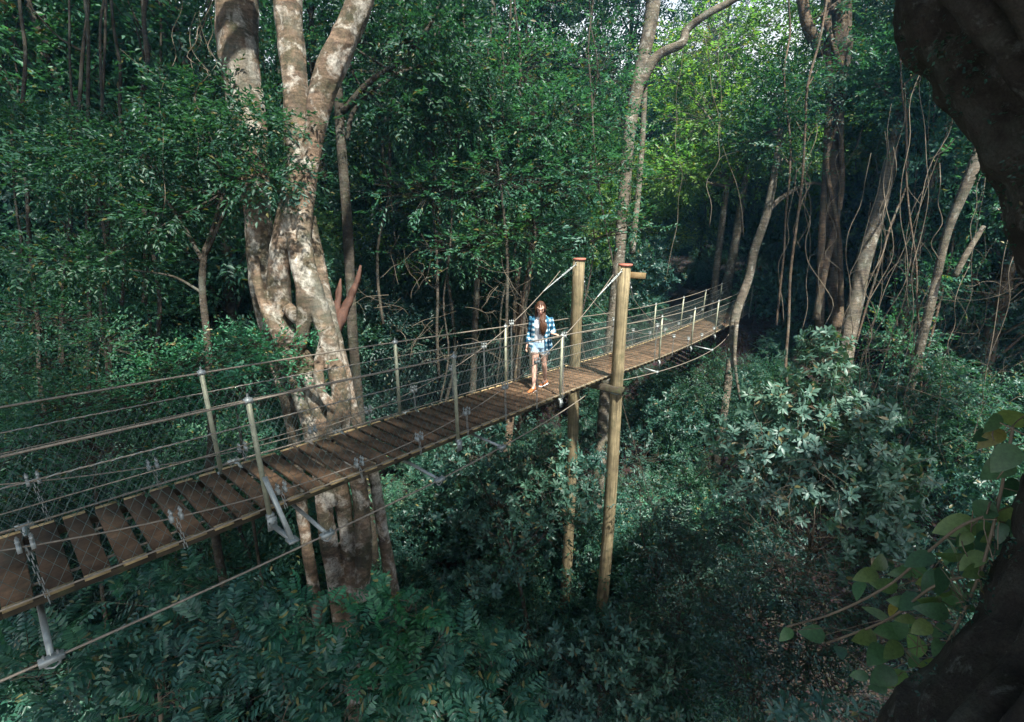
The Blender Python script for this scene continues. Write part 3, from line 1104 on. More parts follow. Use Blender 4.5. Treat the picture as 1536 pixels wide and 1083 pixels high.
    for i in range(n - 1):
        a, b = i * k, i * k + k - 1
        q += [(a, a + k, N + a + k, N + a), (b, N + b, N + b + k, b + k)]
    for j in range(k - 1):
        a, b = j, (n - 1) * k + j
        q += [(a, N + a, N + a + 1, a + 1), (b, b + 1, N + b + 1, N + b)]
    mb.add(np.vstack([outer, inner]), q)
    for (sh, el, wr), fr in ((armR, 0.93), (armL, 0.82)):
        a, b = unit(el - sh), unit(wr - el)
        ln = np.linalg.norm(wr - el)
        limb(mb, [sh - a * 0.025, sh + a * 0.08, el - a * 0.06, el, el + b * 0.08, el + b * ln * fr], [0.066, 0.06, 0.054, 0.05, 0.05, 0.045], 12, 20)
    cloth('plaid_shirt', mb, M['plaid'], 0.006, 2)
    # shoes
    for ank in feet:
        mb, so = MB(), MB()
        sd = np.cross(wd, Z)
        fz = 0.0
        b0 = np.array([ank[0], ank[1], base[2]])
        rings(mb, [(b0 + wd * q + Z * (0.018 + h / 2), w, h / 2 + 0.004, sd, Z) for q, w, h in
                   ((-0.062, 0.018, 0.05), (-0.05, 0.032, 0.075), (-0.01, 0.037, 0.085), (0.04, 0.04, 0.075), (0.09, 0.044, 0.056), (0.135, 0.043, 0.044), (0.17, 0.03, 0.036), (0.185, 0.012, 0.028))], 14)
        rings(so, [(b0 + wd * q + Z * 0.017, w, 0.0175, sd, Z) for q, w in ((-0.074, 0.02), (-0.058, 0.039), (0.0, 0.043), (0.09, 0.052), (0.14, 0.05), (0.182, 0.034), (0.2, 0.012))], 12)
        sh = cloth('shoe', mb, M['shoe'], 0)
        k = so.build('sole', M['sole'], None, True)
        k.parent = sh
        k.location = -base
    # face details
    for s in (-1, 1):
        mb = MB()
        ellipsoid(mb, Hd(s * 0.03, 0.083, 0.008), (0.012, 0.006, 0.005), np.array([hx, hf, hu]), 8, 6)
        cloth('eye', mb, M['dark_eye'], 0)
        mb = MB()
        limb(mb, [Hd(s * 0.014, 0.095, 0.034), Hd(s * 0.032, 0.09, 0.04), Hd(s * 0.05, 0.074, 0.034)], [0.003, 0.004, 0.002], 6, 6)
        cloth('eyebrow', mb, M['hair'], 0)
    mb = MB()
    ellipsoid(mb, Hd(0, 0.086, -0.058), (0.019, 0.01, 0.0085), np.array([hx, hf, hu]), 10, 6)
    cloth('lips', mb, M['lip'], 0)
    # hair: cap with a parting and long locks, most of it over her left shoulder
    mb = MB()
    R = np.array([hx, hf, hu])
    for i in range(120):
        sgn = -1 if i % 2 else 1
        t = rng.random()
        a = rng.uniform(-1.1, 1.25)                              # from hairline back to the crown, along the parting
        root_ = Hd(0.012 * sgn - 0.004, 0.082 * math.cos(a + 1.15) - 0.008, 0.035 + 0.09 * math.sin(a + 1.15))
        side = Hd(sgn * 0.085, 0.03 - 0.1 * t, 0.015)
        low = Hd(sgn * 0.08, 0.035 - 0.115 * t, -0.07)
        if sgn > 0 or t > 0.55:
            e1 = L(0.055 + rng.normal(0, 0.022), 0.10 + rng.normal(0, 0.015), 1.36) if sgn > 0 else L(-0.05, -0.09, 1.38)
            e2 = L(0.075 + rng.normal(0, 0.026), 0.145 + rng.normal(0, 0.012), 1.24) if sgn > 0 else L(0.0, -0.125, 1.28)
            e3 = L(0.07 + rng.normal(0, 0.026), 0.15 + rng.normal(0, 0.012), rng.uniform(1.05, 1.14)) if sgn > 0 else L(0.0, -0.14, rng.uniform(1.1, 1.2))
        else:
            e1, e2, e3 = L(-0.075 + rng.normal(0, 0.01), 0.02, 1.42), L(-0.08, 0.05, 1.36), L(-0.075, 0.075, rng.uniform(1.26, 1.33))
        limb(mb, [root_, side, low, e1, e2, e3], [0.008, 0.013, 0.013, 0.012, 0.011, 0.003], 5, 16)
    ellipsoid(mb, Hd(0, -0.024, 0.036), (0.083, 0.092, 0.092), R, 18, 12)
    cloth('hair', mb, M['hair'], 0)


make_person()

# ------------------------------------------------------------------ trees one can tell apart
def fuse(o, voxel, disp=0.0, dscale=0.4):
    m = o.modifiers.new('fuse', 'REMESH')
    m.mode = 'VOXEL'
    m.voxel_size = voxel
    m.use_smooth_shade = True
    s = o.modifiers.new('soften', 'SMOOTH')
    s.factor = 0.5
    s.iterations = 3
    if disp:
        for i, (sc, st) in enumerate(((dscale, disp), (dscale * 0.3, disp * 0.45))):
            tx = bpy.data.textures.new('bark_lumps', 'CLOUDS')
            tx.noise_scale = sc
            tx.noise_depth = 3
            d = o.modifiers.new('lumps', 'DISPLACE')
            d.texture = tx
            d.texture_coords = 'LOCAL'
            d.strength = st
            d.mid_level = 0.5


def strand(mb, pts, sides=10, lump=0.12, n=None, shrink=1.0):
    """Tube through (photo x, photo y, width in photo px, distance)."""
    P = np.array([list(px(x, y, d)) + [w * d / FPX * 0.5 * shrink] for x, y, w, d in pts])
    Q = spl(P, n or len(P) * 5)
    tube(mb, Q[:, :3], np.maximum(Q[:, 3], 0.004), sides, lump, rng.random() * 20)
    return Q


def to_ground(pts, extra=0.3):
    """Add a last point on the ground below the lowest traced one."""
    x, y, w, d = pts[-1]
    p = px(x, y, d)
    g = ground_z(p[0], p[1]) - extra
    if p[2] > g:
        q = np.array([p[0], p[1], g])
        dd = q[1] * CT - q[2] * ST
        uu = q[2] * CT + q[1] * ST
        pts = list(pts) + [(768 + FPX * q[0] / dd, 541.5 - FPX * uu / dd, w * 1.15 * d / dd, dd)]
    return pts


def traced_tree(name, label, cat, strands, mat, group=None, voxel=0, disp=0, crown=None, ground=True, cull=0):
    """A tree whose stems are traced; crown = (lobes world, style, tips, mat, kw)."""
    st = [to_ground(s) if (ground and i == 0) else s for i, s in enumerate(strands)]
    b = px(st[0][-1][0], st[0][-1][1], st[0][-1][3])
    root = empty(name, b, label, cat, group)
    mb = MB()
    for i, s in enumerate(st):
        strand(mb, s, shrink=0.88 if name == 'strangler_fig' else (1.0 if voxel else 0.82))
    if crown:
        lobes, style, tips, cmat, kw = crown
        top = px(*[st[0][0][i] for i in (0, 1, 3)])
        limbs(mb, top, lobes, st[0][0][2] * st[0][0][3] / FPX * 0.3)
        lf = MB()
        foliage(lf, lobes, style, tips, None, **kw)
        lf.build('crown', M[cmat], root)
    o = mb.build('trunk', M[mat], root, True)
    if voxel:
        fuse(o, voxel, disp)
    return root


D = 8.7
DB = D + 0.55
fig = [
    [(432, -90, 48, D), (432, 0, 46, D), (438, 80, 44, D), (446, 180, 42, D), (442, 280, 44, D), (428, 350, 40, D), (418, 420, 38, D), (428, 490, 42, D), (462, 560, 50, D - .1),
     (488, 640, 46, D - .1), (512, 740, 40, D), (522, 820, 34, D), (526, 900, 32, D), (530, 1000, 32, D), (534, 1083, 32, D)],
    [(346, -90, 72, DB), (354, 0, 68, DB), (360, 90, 63, DB), (372, 190, 56, DB), (382, 280, 48, DB), (388, 350, 42, DB), (390, 420, 36, DB), (404, 510, 32, DB),
     (424, 580, 30, DB), (440, 650, 28, DB), (452, 760, 26, DB), (470, 880, 26, DB), (490, 1000, 26, DB)],
    [(552, -80, 44, D - .2), (540, 0, 44, D - .2), (516, 60, 46, D - .2), (490, 118, 48, D - .15), (476, 175, 38, D - .1), (466, 235, 32, D - .05), (460, 300, 28, D - .05), (456, 350, 26, D - .15),
     (462, 400, 28, D - .2), (478, 460, 32, D - .2), (497, 525, 42, D - .25), (512, 590, 40, D - .25), (516, 650, 40, D - .2), (540, 740, 38, D - .1), (545, 830, 38, D), (540, 900, 34, D)],
    [(462, 325, 26, D + .15), (470, 370, 28, D + .15), (482, 430, 30, D + .15), (492, 480, 30, D), (515, 550, 28, D), (528, 610, 26, D + .1), (545, 660, 24, D + .2), (562, 720, 26, D + .3), (575, 800, 28, D + .3), (592, 900, 30, D + .3), (615, 1000, 30, D + .3)],
    [(440, 350, 26, D - .1), (448, 400, 26, D - .2), (458, 450, 30, D - .25), (452, 510, 30, D - .2), (440, 560, 28, D - .15), (462, 640, 28, D - .2), (482, 720, 36, D - .2), (490, 790, 38, D - .2), (502, 880, 34, D - .1), (520, 1000, 30, D)],
    [(380, 385, 18, D - .1), (388, 430, 16, D - .15), (405, 480, 18, D - .15), (430, 530, 24, D - .2), (470, 580, 26, D - .35), (496, 610, 20, D - .35), (492, 650, 20, D - .35), (478, 690, 24, D - .3)],
    [(488, 505, 24, D - .3), (478, 560, 24, D - .4), (488, 600, 18, D - .45), (508, 620, 18, D - .4), (500, 660, 20, D - .35), (480, 700, 22, D - .3), (500, 760, 28, D - .3)],
    [(430, 460, 22, D - .2), (448, 478, 22, D - .2), (470, 470, 20, D - .2)],
    [(395, 470, 14, D), (420, 500, 20, D - .2), (446, 520, 26, D - .2)],
]
lob = [(np.array(c, float), np.array(r, float)) for c, r in (
    ((-7.5, 9.5, 11.5), (2.4, 2.4, 1.5)), ((-5.0, 10.5, 13.5), (2.6, 2.6, 1.6)), ((-3.2, 9.0, 13), (2.0, 2.0, 1.4)), ((-6.0, 7.0, 12.5), (2.2, 2.2, 1.4)),
    ((-9.5, 7.5, 10.5), (2.2, 2.4, 1.4)), ((-4.5, 13.5, 14), (2.6, 2.6, 1.6)),
    ((-5.6, 2.4, 6.6), (1.9, 1.6, 0.9)), ((-8.0, 4.0, 6.8), (2.0, 1.8, 1.0)), ((-9.5, 7.0, 8.0), (2.2, 2.0, 1.0)))]  # low unseen lobes added overhead to shade the left of the ravine
for s in fig:
    for j, q in enumerate(s):
        if q[1] > 480:
            s[j] = (q[0], q[1], q[2] * 0.74, q[3])
T_FIG = traced_tree('strangler_fig', 'huge multi stemmed fig tree with pale patched bark right behind the deck', 'tree', fig, 'fig_bark', None, 0.02, 0.035,
                    (lob, 'spray', 3200, 'leaf_mid', dict(k=8, ln=0.6, L=0.18, W=0.09, shell=0.6)))

# the camera side tree whose trunk bows out of the frame on the right
E_ = [(1346, -90), (1349, 0), (1410, 100), (1472, 198), (1514, 285), (1552, 385), (1585, 500), (1588, 600), (1565, 695), (1535, 800), (1490, 917), (1412, 1022), (1350, 1120), (1280, 1230)]
cen = []
for i, (x, y) in enumerate(E_):
    a = np.array(E_[max(0, i - 1)], float)
    b = np.array(E_[min(len(E_) - 1, i + 1)], float)
    t = unit(b - a)
    cen.append((x + 44 + 152 * t[1], y - 152 * t[0], 304, 2.3))
cen[-1] = cen[-1][:3] + (2.5,)
lob = [(np.array(c, float), np.array(r, float)) for c, r in (  # unseen crown above the camera, lobes placed to shade ravine and deck
    ((4.5, -1.0, 8.5), (2.6, 2.6, 1.2)), ((10.8, -0.8, 9), (2.0, 2.0, 1.0)), ((13.5, 4.6, 9.5), (2.3, 2.0, 1.0)), ((-2.2, 1.4, 7.6), (1.8, 1.6, 1.0)), ((-5, 0.6, 8), (2.0, 2.0, 1.0)), ((6.2, 0.4, 8.5), (1.8, 1.6, 1.0)), ((1.5, -2.5, 8.0), (2.2, 2.4, 1.2)), ((5.0, -5.0, 9.0), (2.8, 2.6, 1.3)), ((-1.8, -1.2, 7.5), (2.0, 2.0, 1.1)),
    ((2.0, 1.6, 7.2), (1.7, 1.5, 0.9)), ((8.5, -2.5, 9.0), (2.4, 2.4, 1.3)), ((0.5, -6.0, 8.5), (2.4, 2.4, 1.2)), ((-3.5, -4.5, 8.0), (2.2, 2.2, 1.2)))]
near_t = [cen]
for k_ in range(11):                                           # ridges and old stems grown into the bark
    ph = k_ * 2 * PI / 11
    rid = []
    for i_, (x_, y_, w_, d_) in enumerate(cen):
        q_ = ph + 0.35 * math.sin(i_ * 0.7 + k_)
        rid.append((x_ + 138 * math.cos(q_), y_ + 20 * math.cos(q_), 44 + 16 * math.sin(i_ * 1.3 + k_ * 2), d_ + 0.43 * math.sin(q_)))
    near_t.append(rid)
T_NEAR = traced_tree('leaning_tree', 'very dark mossy trunk close to the camera bowing along the right edge', 'tree', near_t, 'near_bark', None, 0.018, 0.05,
                     (lob, 'spray', 6500, 'leaf_mid', dict(k=9, ln=0.65, L=0.22, W=0.11, shell=0.7)))

Q = spl(np.array([list(px(x, y, d)) + [w * d / FPX * 0.5] for x, y, w, d in cen]), 400)
tg_ = unit(np.gradient(Q[:, :3], axis=0))
n_ = 1500
ii = rng.integers(20, 380, n_)
e1 = unit(np.cross(tg_[ii], (0, 1.0, 0)))
e2 = np.cross(tg_[ii], e1)
aa = rng.uniform(0, 2 * PI, n_)[:, None]
rad = np.cos(aa) * e1 + np.sin(aa) * e2
mk = np.array([mnoise.noise(Vector(Q[i, :3] * 1.6 + r * 0.9)) for i, r in zip(ii, rad)]) > -0.05
ms = MB()
Pm = (Q[ii, :3] + rad * Q[ii, 3:4] * rng.uniform(0.97, 1.01, (n_, 1)))[mk]
sprays(ms, Pm, unit(rad[mk] + rvec(len(Pm), 0.6)), k=6, ln=0.045, L=0.022, W=0.012, flat=0.3)
ms.build('moss', M['leaf_dark'], T_NEAR)

# middle distance trees traced one by one
def world_lobes(*ls):
    return [(px(x, y, d), np.array([rx, rx, rz]) * d / FPX) for x, y, d, rx, rz in ls]


CR = dict(k=9, ln=0.55, L=0.15, W=0.07, shell=0.55)
T_A = traced_tree('spotted_tree', 'slim pale spotted trunk behind the two masts with a dark crooked limb to the right', 'tree', [
    [(985, -60, 30, 15), (976, 30, 26, 15), (958, 120, 24, 15), (944, 200, 22, 15), (936, 290, 21, 15), (929, 380, 20, 15), (918, 490, 20, 15), (906, 620, 22, 15), (895, 750, 22, 15)],
    [(955, 135, 20, 15), (985, 85, 18, 14.8), (1022, 66, 16, 14.6), (1030, 45, 14, 14.6), (1060, 22, 13, 14.4), (1100, 0, 12, 14.3), (1150, -30, 10, 14)],
    [(968, 60, 10, 15.2), (966, 160, 10, 15.3), (960, 260, 10, 15.4), (948, 380, 12, 15.3)]],
    'pale_bark', None, 0, 0, (world_lobes((900, -110, 15, 150, 80), (980, -220, 15, 150, 80), (835, -40, 15, 90, 50)), 'spray', 900, 'leaf_mid', CR))
T_B = traced_tree('vine_wrapped_tree', 'tall straight trunk wrapped in climbing stems and hanging roots, right of centre', 'tree', [
    [(1262, -60, 34, 17), (1262, 40, 32, 17), (1256, 130, 30, 17), (1250, 220, 26, 17), (1246, 320, 24, 17), (1250, 420, 24, 17), (1254, 500, 24, 17)],
    [(1240, -20, 12, 16.7), (1244, 120, 12, 16.7), (1238, 260, 11, 16.7), (1232, 360, 12, 16.7), (1230, 470, 14, 16.7), (1226, 560, 14, 16.7)],
    [(1276, 60, 9, 16.7), (1262, 180, 9, 16.6), (1262, 290, 9, 16.6), (1238, 400, 12, 16.6), (1224, 480, 12, 16.6)],
    [(1235, 20, 10, 16.5), (1266, 140, 9, 16.5), (1240, 240, 8, 16.5), (1258, 350, 8, 16.5), (1262, 460, 9, 16.6)],
    [(1200, -20, 18, 16.8), (1212, 40, 20, 16.8), (1236, 80, 22, 17)]],
    'brown_bark', None, 0, 0, (world_lobes((1270, -120, 17, 110, 90), (1340, -70, 17, 110, 70), (1250, 20, 16.6, 45, 40)), 'spray', 1000, 'leaf_mid', CR))
T_C = traced_tree('leaning_tree', 'pale leaning trunk right of the vine wrapped tree and above the rosette shrub', 'tree', [
    [(1352, 150, 14, 15.5), (1340, 220, 17, 15.5), (1328, 280, 20, 15.5), (1312, 340, 23, 15.5), (1296, 390, 25, 15.5), (1284, 450, 26, 15.5), (1272, 510, 27, 15.5), (1258, 590, 28, 15.5)]],
    'pale_bark', None, 0, 0, (world_lobes((1380, 90, 15.5, 90, 70), (1310, 120, 16, 70, 50), (1440, 140, 15.2, 60, 60), (1350, 170, 15.2, 50, 36)), 'spray', 1000, 'leaf_mid', CR))
T_D = traced_tree('crooked_tree', 'crooked whitish trunk beside the far end of the bridge with a drooping root', 'tree', [
    [(1172, 190, 10, 17), (1160, 270, 13, 17), (1150, 320, 15, 17), (1132, 375, 15, 17), (1122, 420, 15, 17), (1104, 470, 16, 16.8), (1098, 520, 14, 16.6), (1090, 590, 14, 16.4), (1078, 670, 14, 16)],
    [(1150, 318, 10, 17), (1175, 295, 8, 17), (1215, 275, 6, 17), (1240, 280, 4, 17)],
    [(1105, 480, 8, 16.4), (1102, 540, 6, 16.3), (1110, 600, 4, 16.3)]],
    'pale_bark', None, 0, 0, (world_lobes((1180, 150, 17, 70, 60), (1130, 200, 17.5, 60, 50), (1172, 205, 16.8, 50, 36), (1190, 255, 16.8, 36, 24)), 'spray', 700, 'leaf_mid', CR))
T_E = traced_tree('slender_tree', 'thin light grey trunk just left of the crooked one at the bridge end', 'tree', [
    [(1128, 200, 9, 22.5), (1118, 270, 11, 22.5), (1108, 330, 14, 22.5), (1098, 390, 16, 22.5), (1086, 450, 18, 22.5), (1080, 520, 18, 22.5)]],
    'pale_bark', None, 0, 0, (world_lobes((1130, 150, 22.5, 60, 60), (1080, 190, 22.5, 50, 40)), 'spray', 450, 'leaf_light', CR))
T_F = traced_tree('leaning_tree', 'grey dead looking trunk slanting beside the dark near trunk on the right', 'tree', [
    [(1500, 130, 14, 13), (1482, 190, 17, 13), (1464, 240, 20, 13), (1440, 300, 17, 13.2), (1420, 350, 14, 13.4), (1404, 420, 14, 13.6), (1385, 500, 15, 13.8)],
    [(1475, 340, 8, 13), (1450, 380, 10, 13), (1432, 415, 10, 13.1)]],
    'pale_bark', None, 0, 0, (world_lobes((1500, 90, 13, 70, 60)) + [(np.array([12.8, 12.0, 9.5]), np.array([1.5, 1.5, 0.9]))], 'spray', 600, 'leaf_mid', CR))  # last lobe is out of view, added to shade the bridge end
T_G = traced_tree('mossy_tree', 'mossy thin trunk standing between the fig tree and the walker', 'tree', [
    [(815, 280, 10, 13.5), (802, 350, 12, 13.5), (792, 420, 14, 13.5), (782, 470, 14, 13.5), (774, 540, 15, 13.5), (764, 640, 15, 13.5), (752, 760, 16, 13.5)],
    [(778, 400, 8, 13.6), (774, 450, 9, 13.6), (772, 500, 9, 13.6)]],
    'brown_bark', None, 0, 0, (world_lobes((830, 225, 13.5, 80, 45), (760, 250, 13.8, 70, 45)), 'spray', 600, 'leaf_mid', CR))
T_H = traced_tree('dark_sapling', 'thin dark stem rising left of the fig tree under lacy branches', 'sapling', [
    [(335, 290, 6, 9), (318, 350, 9, 9), (306, 385, 11, 9), (304, 440, 12, 9), (312, 520, 13, 9), (318, 640, 14, 9), (322, 800, 15, 9)],
    [(306, 395, 8, 9), (270, 330, 6, 9.1), (225, 265, 4, 9.2)], [(310, 380, 7, 9), (345, 300, 5, 8.8), (372, 240, 3, 8.6)],
    [(305, 440, 6, 9), (260, 415, 4, 9), (200, 405, 3, 8.9)]],
    'dark_bark', None, 0, 0, (world_lobes((210, 235, 9.3, 120, 34), (330, 215, 8.5, 80, 40), (395, 185, 8.1, 70, 26), (120, 270, 9.6, 80, 30), (400, 270, 8.0, 75, 22), (260, 320, 9.2, 100, 26), (150, 390, 9.3, 110, 28), (60, 200, 9.8, 90, 40), (290, 150, 9.2, 90, 30)),
     'spray', 2100, 'leaf_mid', dict(k=10, ln=0.42, L=0.11, W=0.046, shell=0.45, flat=1.2)))
T_I = traced_tree('forked_tree', 'dark forked trunk with spreading bare limbs right of the fig tree', 'tree', [
    [(512, 60, 8, 11.5), (508, 140, 15, 11.5), (512, 220, 17, 11.5), (520, 320, 18, 11.5), (526, 430, 18, 11.5), (534, 560, 18, 11.5)],
    [(512, 170, 12, 11.5), (552, 125, 11, 11.3), (595, 95, 9, 11.2), (640, 45, 7, 11.1), (660, 0, 5, 11)],
    [(520, 210, 9, 11.5), (535, 160, 8, 11.5), (600, 110, 7, 11.7), (650, 95, 5, 11.8)]],
    'dark_bark', None, 0, 0, (world_lobes((650, 40, 11.3, 110, 60), (560, 20, 11.6, 80, 50), (610, 170, 12, 80, 36), (680, 130, 11.8, 80, 40)), 'spray', 900, 'leaf_mid', CR))
dead = MB()
strand(dead, [(541, 398, 3, 9.0), (536, 420, 9, 9.0), (526, 445, 11, 9.0), (512, 475, 17, 8.95), (500, 505, 18, 8.8)], 9, 0.6)
strand(dead, [(511, 418, 2, 9.1), (508, 440, 9, 9.0), (503, 475, 13, 8.9), (499, 505, 14, 8.8)], 9, 0.6)
tag(dead.build('dead_branch', M['dead_wood'], None, True, loc=px(500, 505, 8.8)), 'reddish broken dead branch sticking up from the right side of the fig tree', 'branch')

# ------------------------------------------------------------------ shrubs and understory plants traced one by one
plant('rosette_shrub', 'large pyramid shaped shrub with pale glossy rosettes below the right hand trees', 'shrub', [
    (1238, 512, 9.2, 34, 26), (1225, 555, 9.1, 56, 34), (1170, 605, 9.0, 62, 34), (1262, 620, 8.9, 72, 38), (1118, 660, 8.8, 56, 34), (1200, 660, 8.8, 84, 44),
    (1300, 690, 8.7, 75, 44), (1350, 706, 8.6, 44, 34), (1330, 765, 8.6, 60, 44), (1270, 745, 8.7, 66, 44), (1345, 812, 8.6, 44, 34), (1215, 735, 9.0, 76, 44), (1290, 830, 8.7, 60, 36), (1140, 720, 8.9, 60, 36)],
    'rosette', 1150, 'leaf_pale', (1215, 1000, 9.2), 0.05, 'brown_bark', fork=(1215, 830, 9.1), limb_r=0.02, k=10, L=0.15, W=0.058, shell=0.32)
plant('glossy_shrub', 'round leaved dark green shrub in front of the far mast below the deck', 'shrub', [
    (800, 690, 11.2, 75, 50), (850, 730, 10.8, 60, 44), (760, 740, 11.0, 70, 44), (830, 780, 10.6, 70, 40), (720, 790, 11.2, 55, 40), (730, 870, 10.4, 50, 30), (780, 850, 10.6, 40, 26), (700, 680, 11.6, 50, 40)],
    'rosette', 480, 'leaf_gloss', (800, 930, 11), 0.05, 'dark_bark', k=9, L=0.135, W=0.055, shell=0.4)
plant('glossy_shrub', 'bright glossy shrub at the foot of the nearer mast', 'shrub', [
    (930, 950, 9.0, 60, 40), (890, 985, 8.8, 60, 42), (975, 990, 8.9, 55, 40), (820, 960, 8.9, 50, 36), (930, 1040, 8.6, 80, 40), (850, 1040, 8.6, 70, 40)],
    'rosette', 420, 'leaf_gloss', (910, 1060, 9.1), 0.05, 'dark_bark', k=9, L=0.13, W=0.05, shell=0.4)
plant('leafy_shrub', 'dark leafy shrub right of the nearer mast below the far span', 'shrub', [
    (1000, 820, 10.8, 60, 40), (1060, 800, 10.6, 60, 36), (1040, 880, 10.2, 80, 50), (980, 760, 11.2, 50, 40), (960, 690, 11.8, 40, 50), (1090, 920, 9.8, 60, 46), (1000, 930, 10, 70, 44), (1110, 1010, 9.4, 80, 50), (1010, 1030, 9.3, 80, 50)],
    'spray', 900, 'leaf_gloss', (1030, 1000, 10.5), 0.05, 'dark_bark', k=9, ln=0.35, L=0.085, W=0.042, shell=0.4)
plant('leafy_shrub', 'small leaved dark shrub at the bottom below the rosette shrub', 'shrub', [
    (1170, 850, 8.4, 70, 44), (1240, 900, 8.2, 80, 44), (1130, 930, 8.2, 80, 50), (1210, 980, 7.8, 90, 46), (1310, 960, 7.8, 70, 44), (1130, 1030, 7.6, 80, 46), (1260, 1050, 7.4, 90, 40), (1340, 900, 8.2, 60, 40)],
    'spray', 1300, 'leaf_dark', (1220, 1083, 8.4), 0.04, 'dark_bark', k=9, ln=0.32, L=0.075, W=0.036, shell=0.4)
plant('fern_leaved_tree', 'bright green feathery sapling in front of the foot of the fig tree', 'sapling', [
    (590, 930, 6.6, 60, 26), (460, 925, 6.6, 50, 26), (620, 905, 6.8, 45, 26), (575, 960, 6.5, 50, 22)],
    'frond', 44, 'leaf_vivid', (600, 1060, 7.2), 0.03, 'twig', m=3, k=8, ln=0.45, L=0.11, W=0.04, shell=0.4, twig_rods=True)
plant('fern_leaved_tree', 'dim feathery sapling below the near end of the deck on the left', 'sapling', [
    (230, 890, 6.2, 90, 36), (150, 960, 5.8, 100, 50), (310, 880, 6.6, 60, 30), (60, 1000, 5.6, 90, 50), (330, 960, 6.0, 90, 50), (250, 1040, 5.6, 120, 50)],
    'frond', 120, 'leaf_frond', (230, 1075, 6.4), 0.03, 'twig', m=3, k=9, ln=0.55, L=0.11, W=0.036, shell=0.45)
plant('fern_leaved_tree', 'dark feathery sapling at the bottom edge under the fig tree', 'sapling', [
    (640, 990, 6.4, 90, 40), (720, 1020, 6.6, 80, 44), (540, 1030, 6.0, 110, 44), (440, 1000, 6.0, 80, 44), (650, 1075, 6.0, 110, 40), (760, 1070, 6.3, 70, 40), (420, 1080, 5.6, 100, 30)],
    'frond', 125, 'leaf_frond', (600, 1120, 6.5), 0.03, 'twig', m=3, k=9, ln=0.55, L=0.12, W=0.042, shell=0.45)
plant('lacy_sapling', 'bright fine leaved sapling between the deck and the left stem of the fig tree', 'sapling', [
    (390, 520, 8.0, 75, 20), (320, 540, 8.2, 80, 24), (410, 555, 7.8, 60, 18), (260, 560, 8.4, 70, 24), (350, 590, 8.0, 70, 22)],
    'spray', 420, 'leaf_vivid', (360, 760, 8.4), 0.03, 'dark_bark', k=10, ln=0.4, L=0.085, W=0.036, shell=0.45, flat=1.1)
plant('lacy_sapling', 'fine leaved dark sapling behind the rail at the far left', 'sapling', [
    (60, 480, 8.8, 100, 30), (150, 520, 8.6, 90, 30), (20, 560, 8.2, 90, 30), (120, 600, 8.2, 90, 30), (220, 600, 8.4, 80, 30), (60, 660, 8.0, 100, 30), (180, 680, 8.2, 80, 30)],
    'spray', 800, 'leaf_mid', (110, 800, 8.6), 0.035, 'dark_bark', k=10, ln=0.45, L=0.085, W=0.034, shell=0.45, flat=1.1)
plant('leafy_tree', 'leafy tree whose layered teal foliage fills the space above the walker', 'tree', [
    (620, 100, 13.5, 110, 50), (760, 110, 13, 110, 56), (700, 190, 13, 120, 46), (830, 180, 12.6, 90, 50), (760, 270, 12.6, 110, 44), (860, 270, 12.6, 80, 44), (650, 290, 13, 100, 44), (880, 340, 12.8, 70, 34), (780, 350, 13, 100, 40), (700, 370, 13.2, 90, 36), (900, 110, 13.4, 60, 60), (938, 250, 12.6, 40, 36), (950, 335, 12.4, 38, 22), (925, 180, 12.8, 40, 40)],
    'spray', 2600, 'leaf_mid', (700, 640, 14), 0.1, 'dark_bark', fork=(720, 330, 13.6), k=10, ln=0.5, L=0.13, W=0.055, shell=0.45, flat=1.0)
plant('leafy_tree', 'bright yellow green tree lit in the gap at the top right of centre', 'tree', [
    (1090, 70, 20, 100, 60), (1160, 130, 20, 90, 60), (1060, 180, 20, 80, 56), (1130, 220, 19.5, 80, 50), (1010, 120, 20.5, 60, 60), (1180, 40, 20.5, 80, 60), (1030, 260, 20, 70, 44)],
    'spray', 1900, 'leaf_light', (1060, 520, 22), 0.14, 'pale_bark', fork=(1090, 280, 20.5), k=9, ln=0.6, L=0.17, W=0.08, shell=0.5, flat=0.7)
plant('leafy_tree', 'mid green tree in the upper right between the vine wrapped tree and the dark trunk', 'tree', [
    (1360, 80, 18, 100, 70), (1320, 170, 18, 80, 60), (1420, 180, 17.5, 90, 60), (1400, 280, 17, 90, 60), (1480, 250, 17, 70, 60), (1330, 20, 18.5, 90, 50), (1450, 350, 16.5, 80, 50)],
    'spray', 1700, 'leaf_mid', (1400, 560, 18), 0.12, 'brown_bark', fork=(1390, 330, 18), k=9, ln=0.55, L=0.16, W=0.075, shell=0.5)
plant('low_rosette_plant', 'pale leaf rosettes of a low plant at the bottom edge right of centre', 'plant', [
    (1190, 1065, 6.5, 50, 18), (1250, 1075, 6.4, 50, 18)], 'rosette', 22, 'leaf_gloss', (1215, 1150, 6.6), 0.02, 'twig', k=9, L=0.17, W=0.05, shell=0.6)

# broad leaved climber on the near trunk
bl = [(1480, 622, 34), (1512, 622, 44), (1484, 645, 36), (1470, 648, 26), (1500, 668, 40), (1490, 692, 44), (1465, 752, 36), (1438, 782, 46), (1472, 802, 48), (1418, 800, 36), (1400, 806, 30),
      (1432, 832, 34), (1466, 855, 42), (1400, 858, 34), (1312, 838, 28), (1300, 858, 26), (1278, 872, 26), (1392, 850, 30), (1362, 892, 30), (1345, 900, 26), (1316, 932, 30), (1338, 944, 30), (1340, 978, 30),
      (1176, 945, 22), (1222, 953, 26), (1250, 970, 18), (1400, 962, 28), (1442, 905, 30), (1448, 870, 30), (1412, 940, 28), (1376, 860, 30), (1420, 880, 36), (1455, 830, 40), (1490, 760, 40), (1505, 720, 36), (1350, 855, 28), (1330, 880, 28)]
root = empty('broad_leaved_climber', px(1500, 900, 2.7), 'climber with big dull green and yellowing leaves on the dark near trunk', 'climbing plant')
lf, st = MB(), MB()
P, Dd, Nn, Ls = [], [], [], []
bl += [(rng.uniform(1290, 1500), 0, 0) for _ in range(46)]
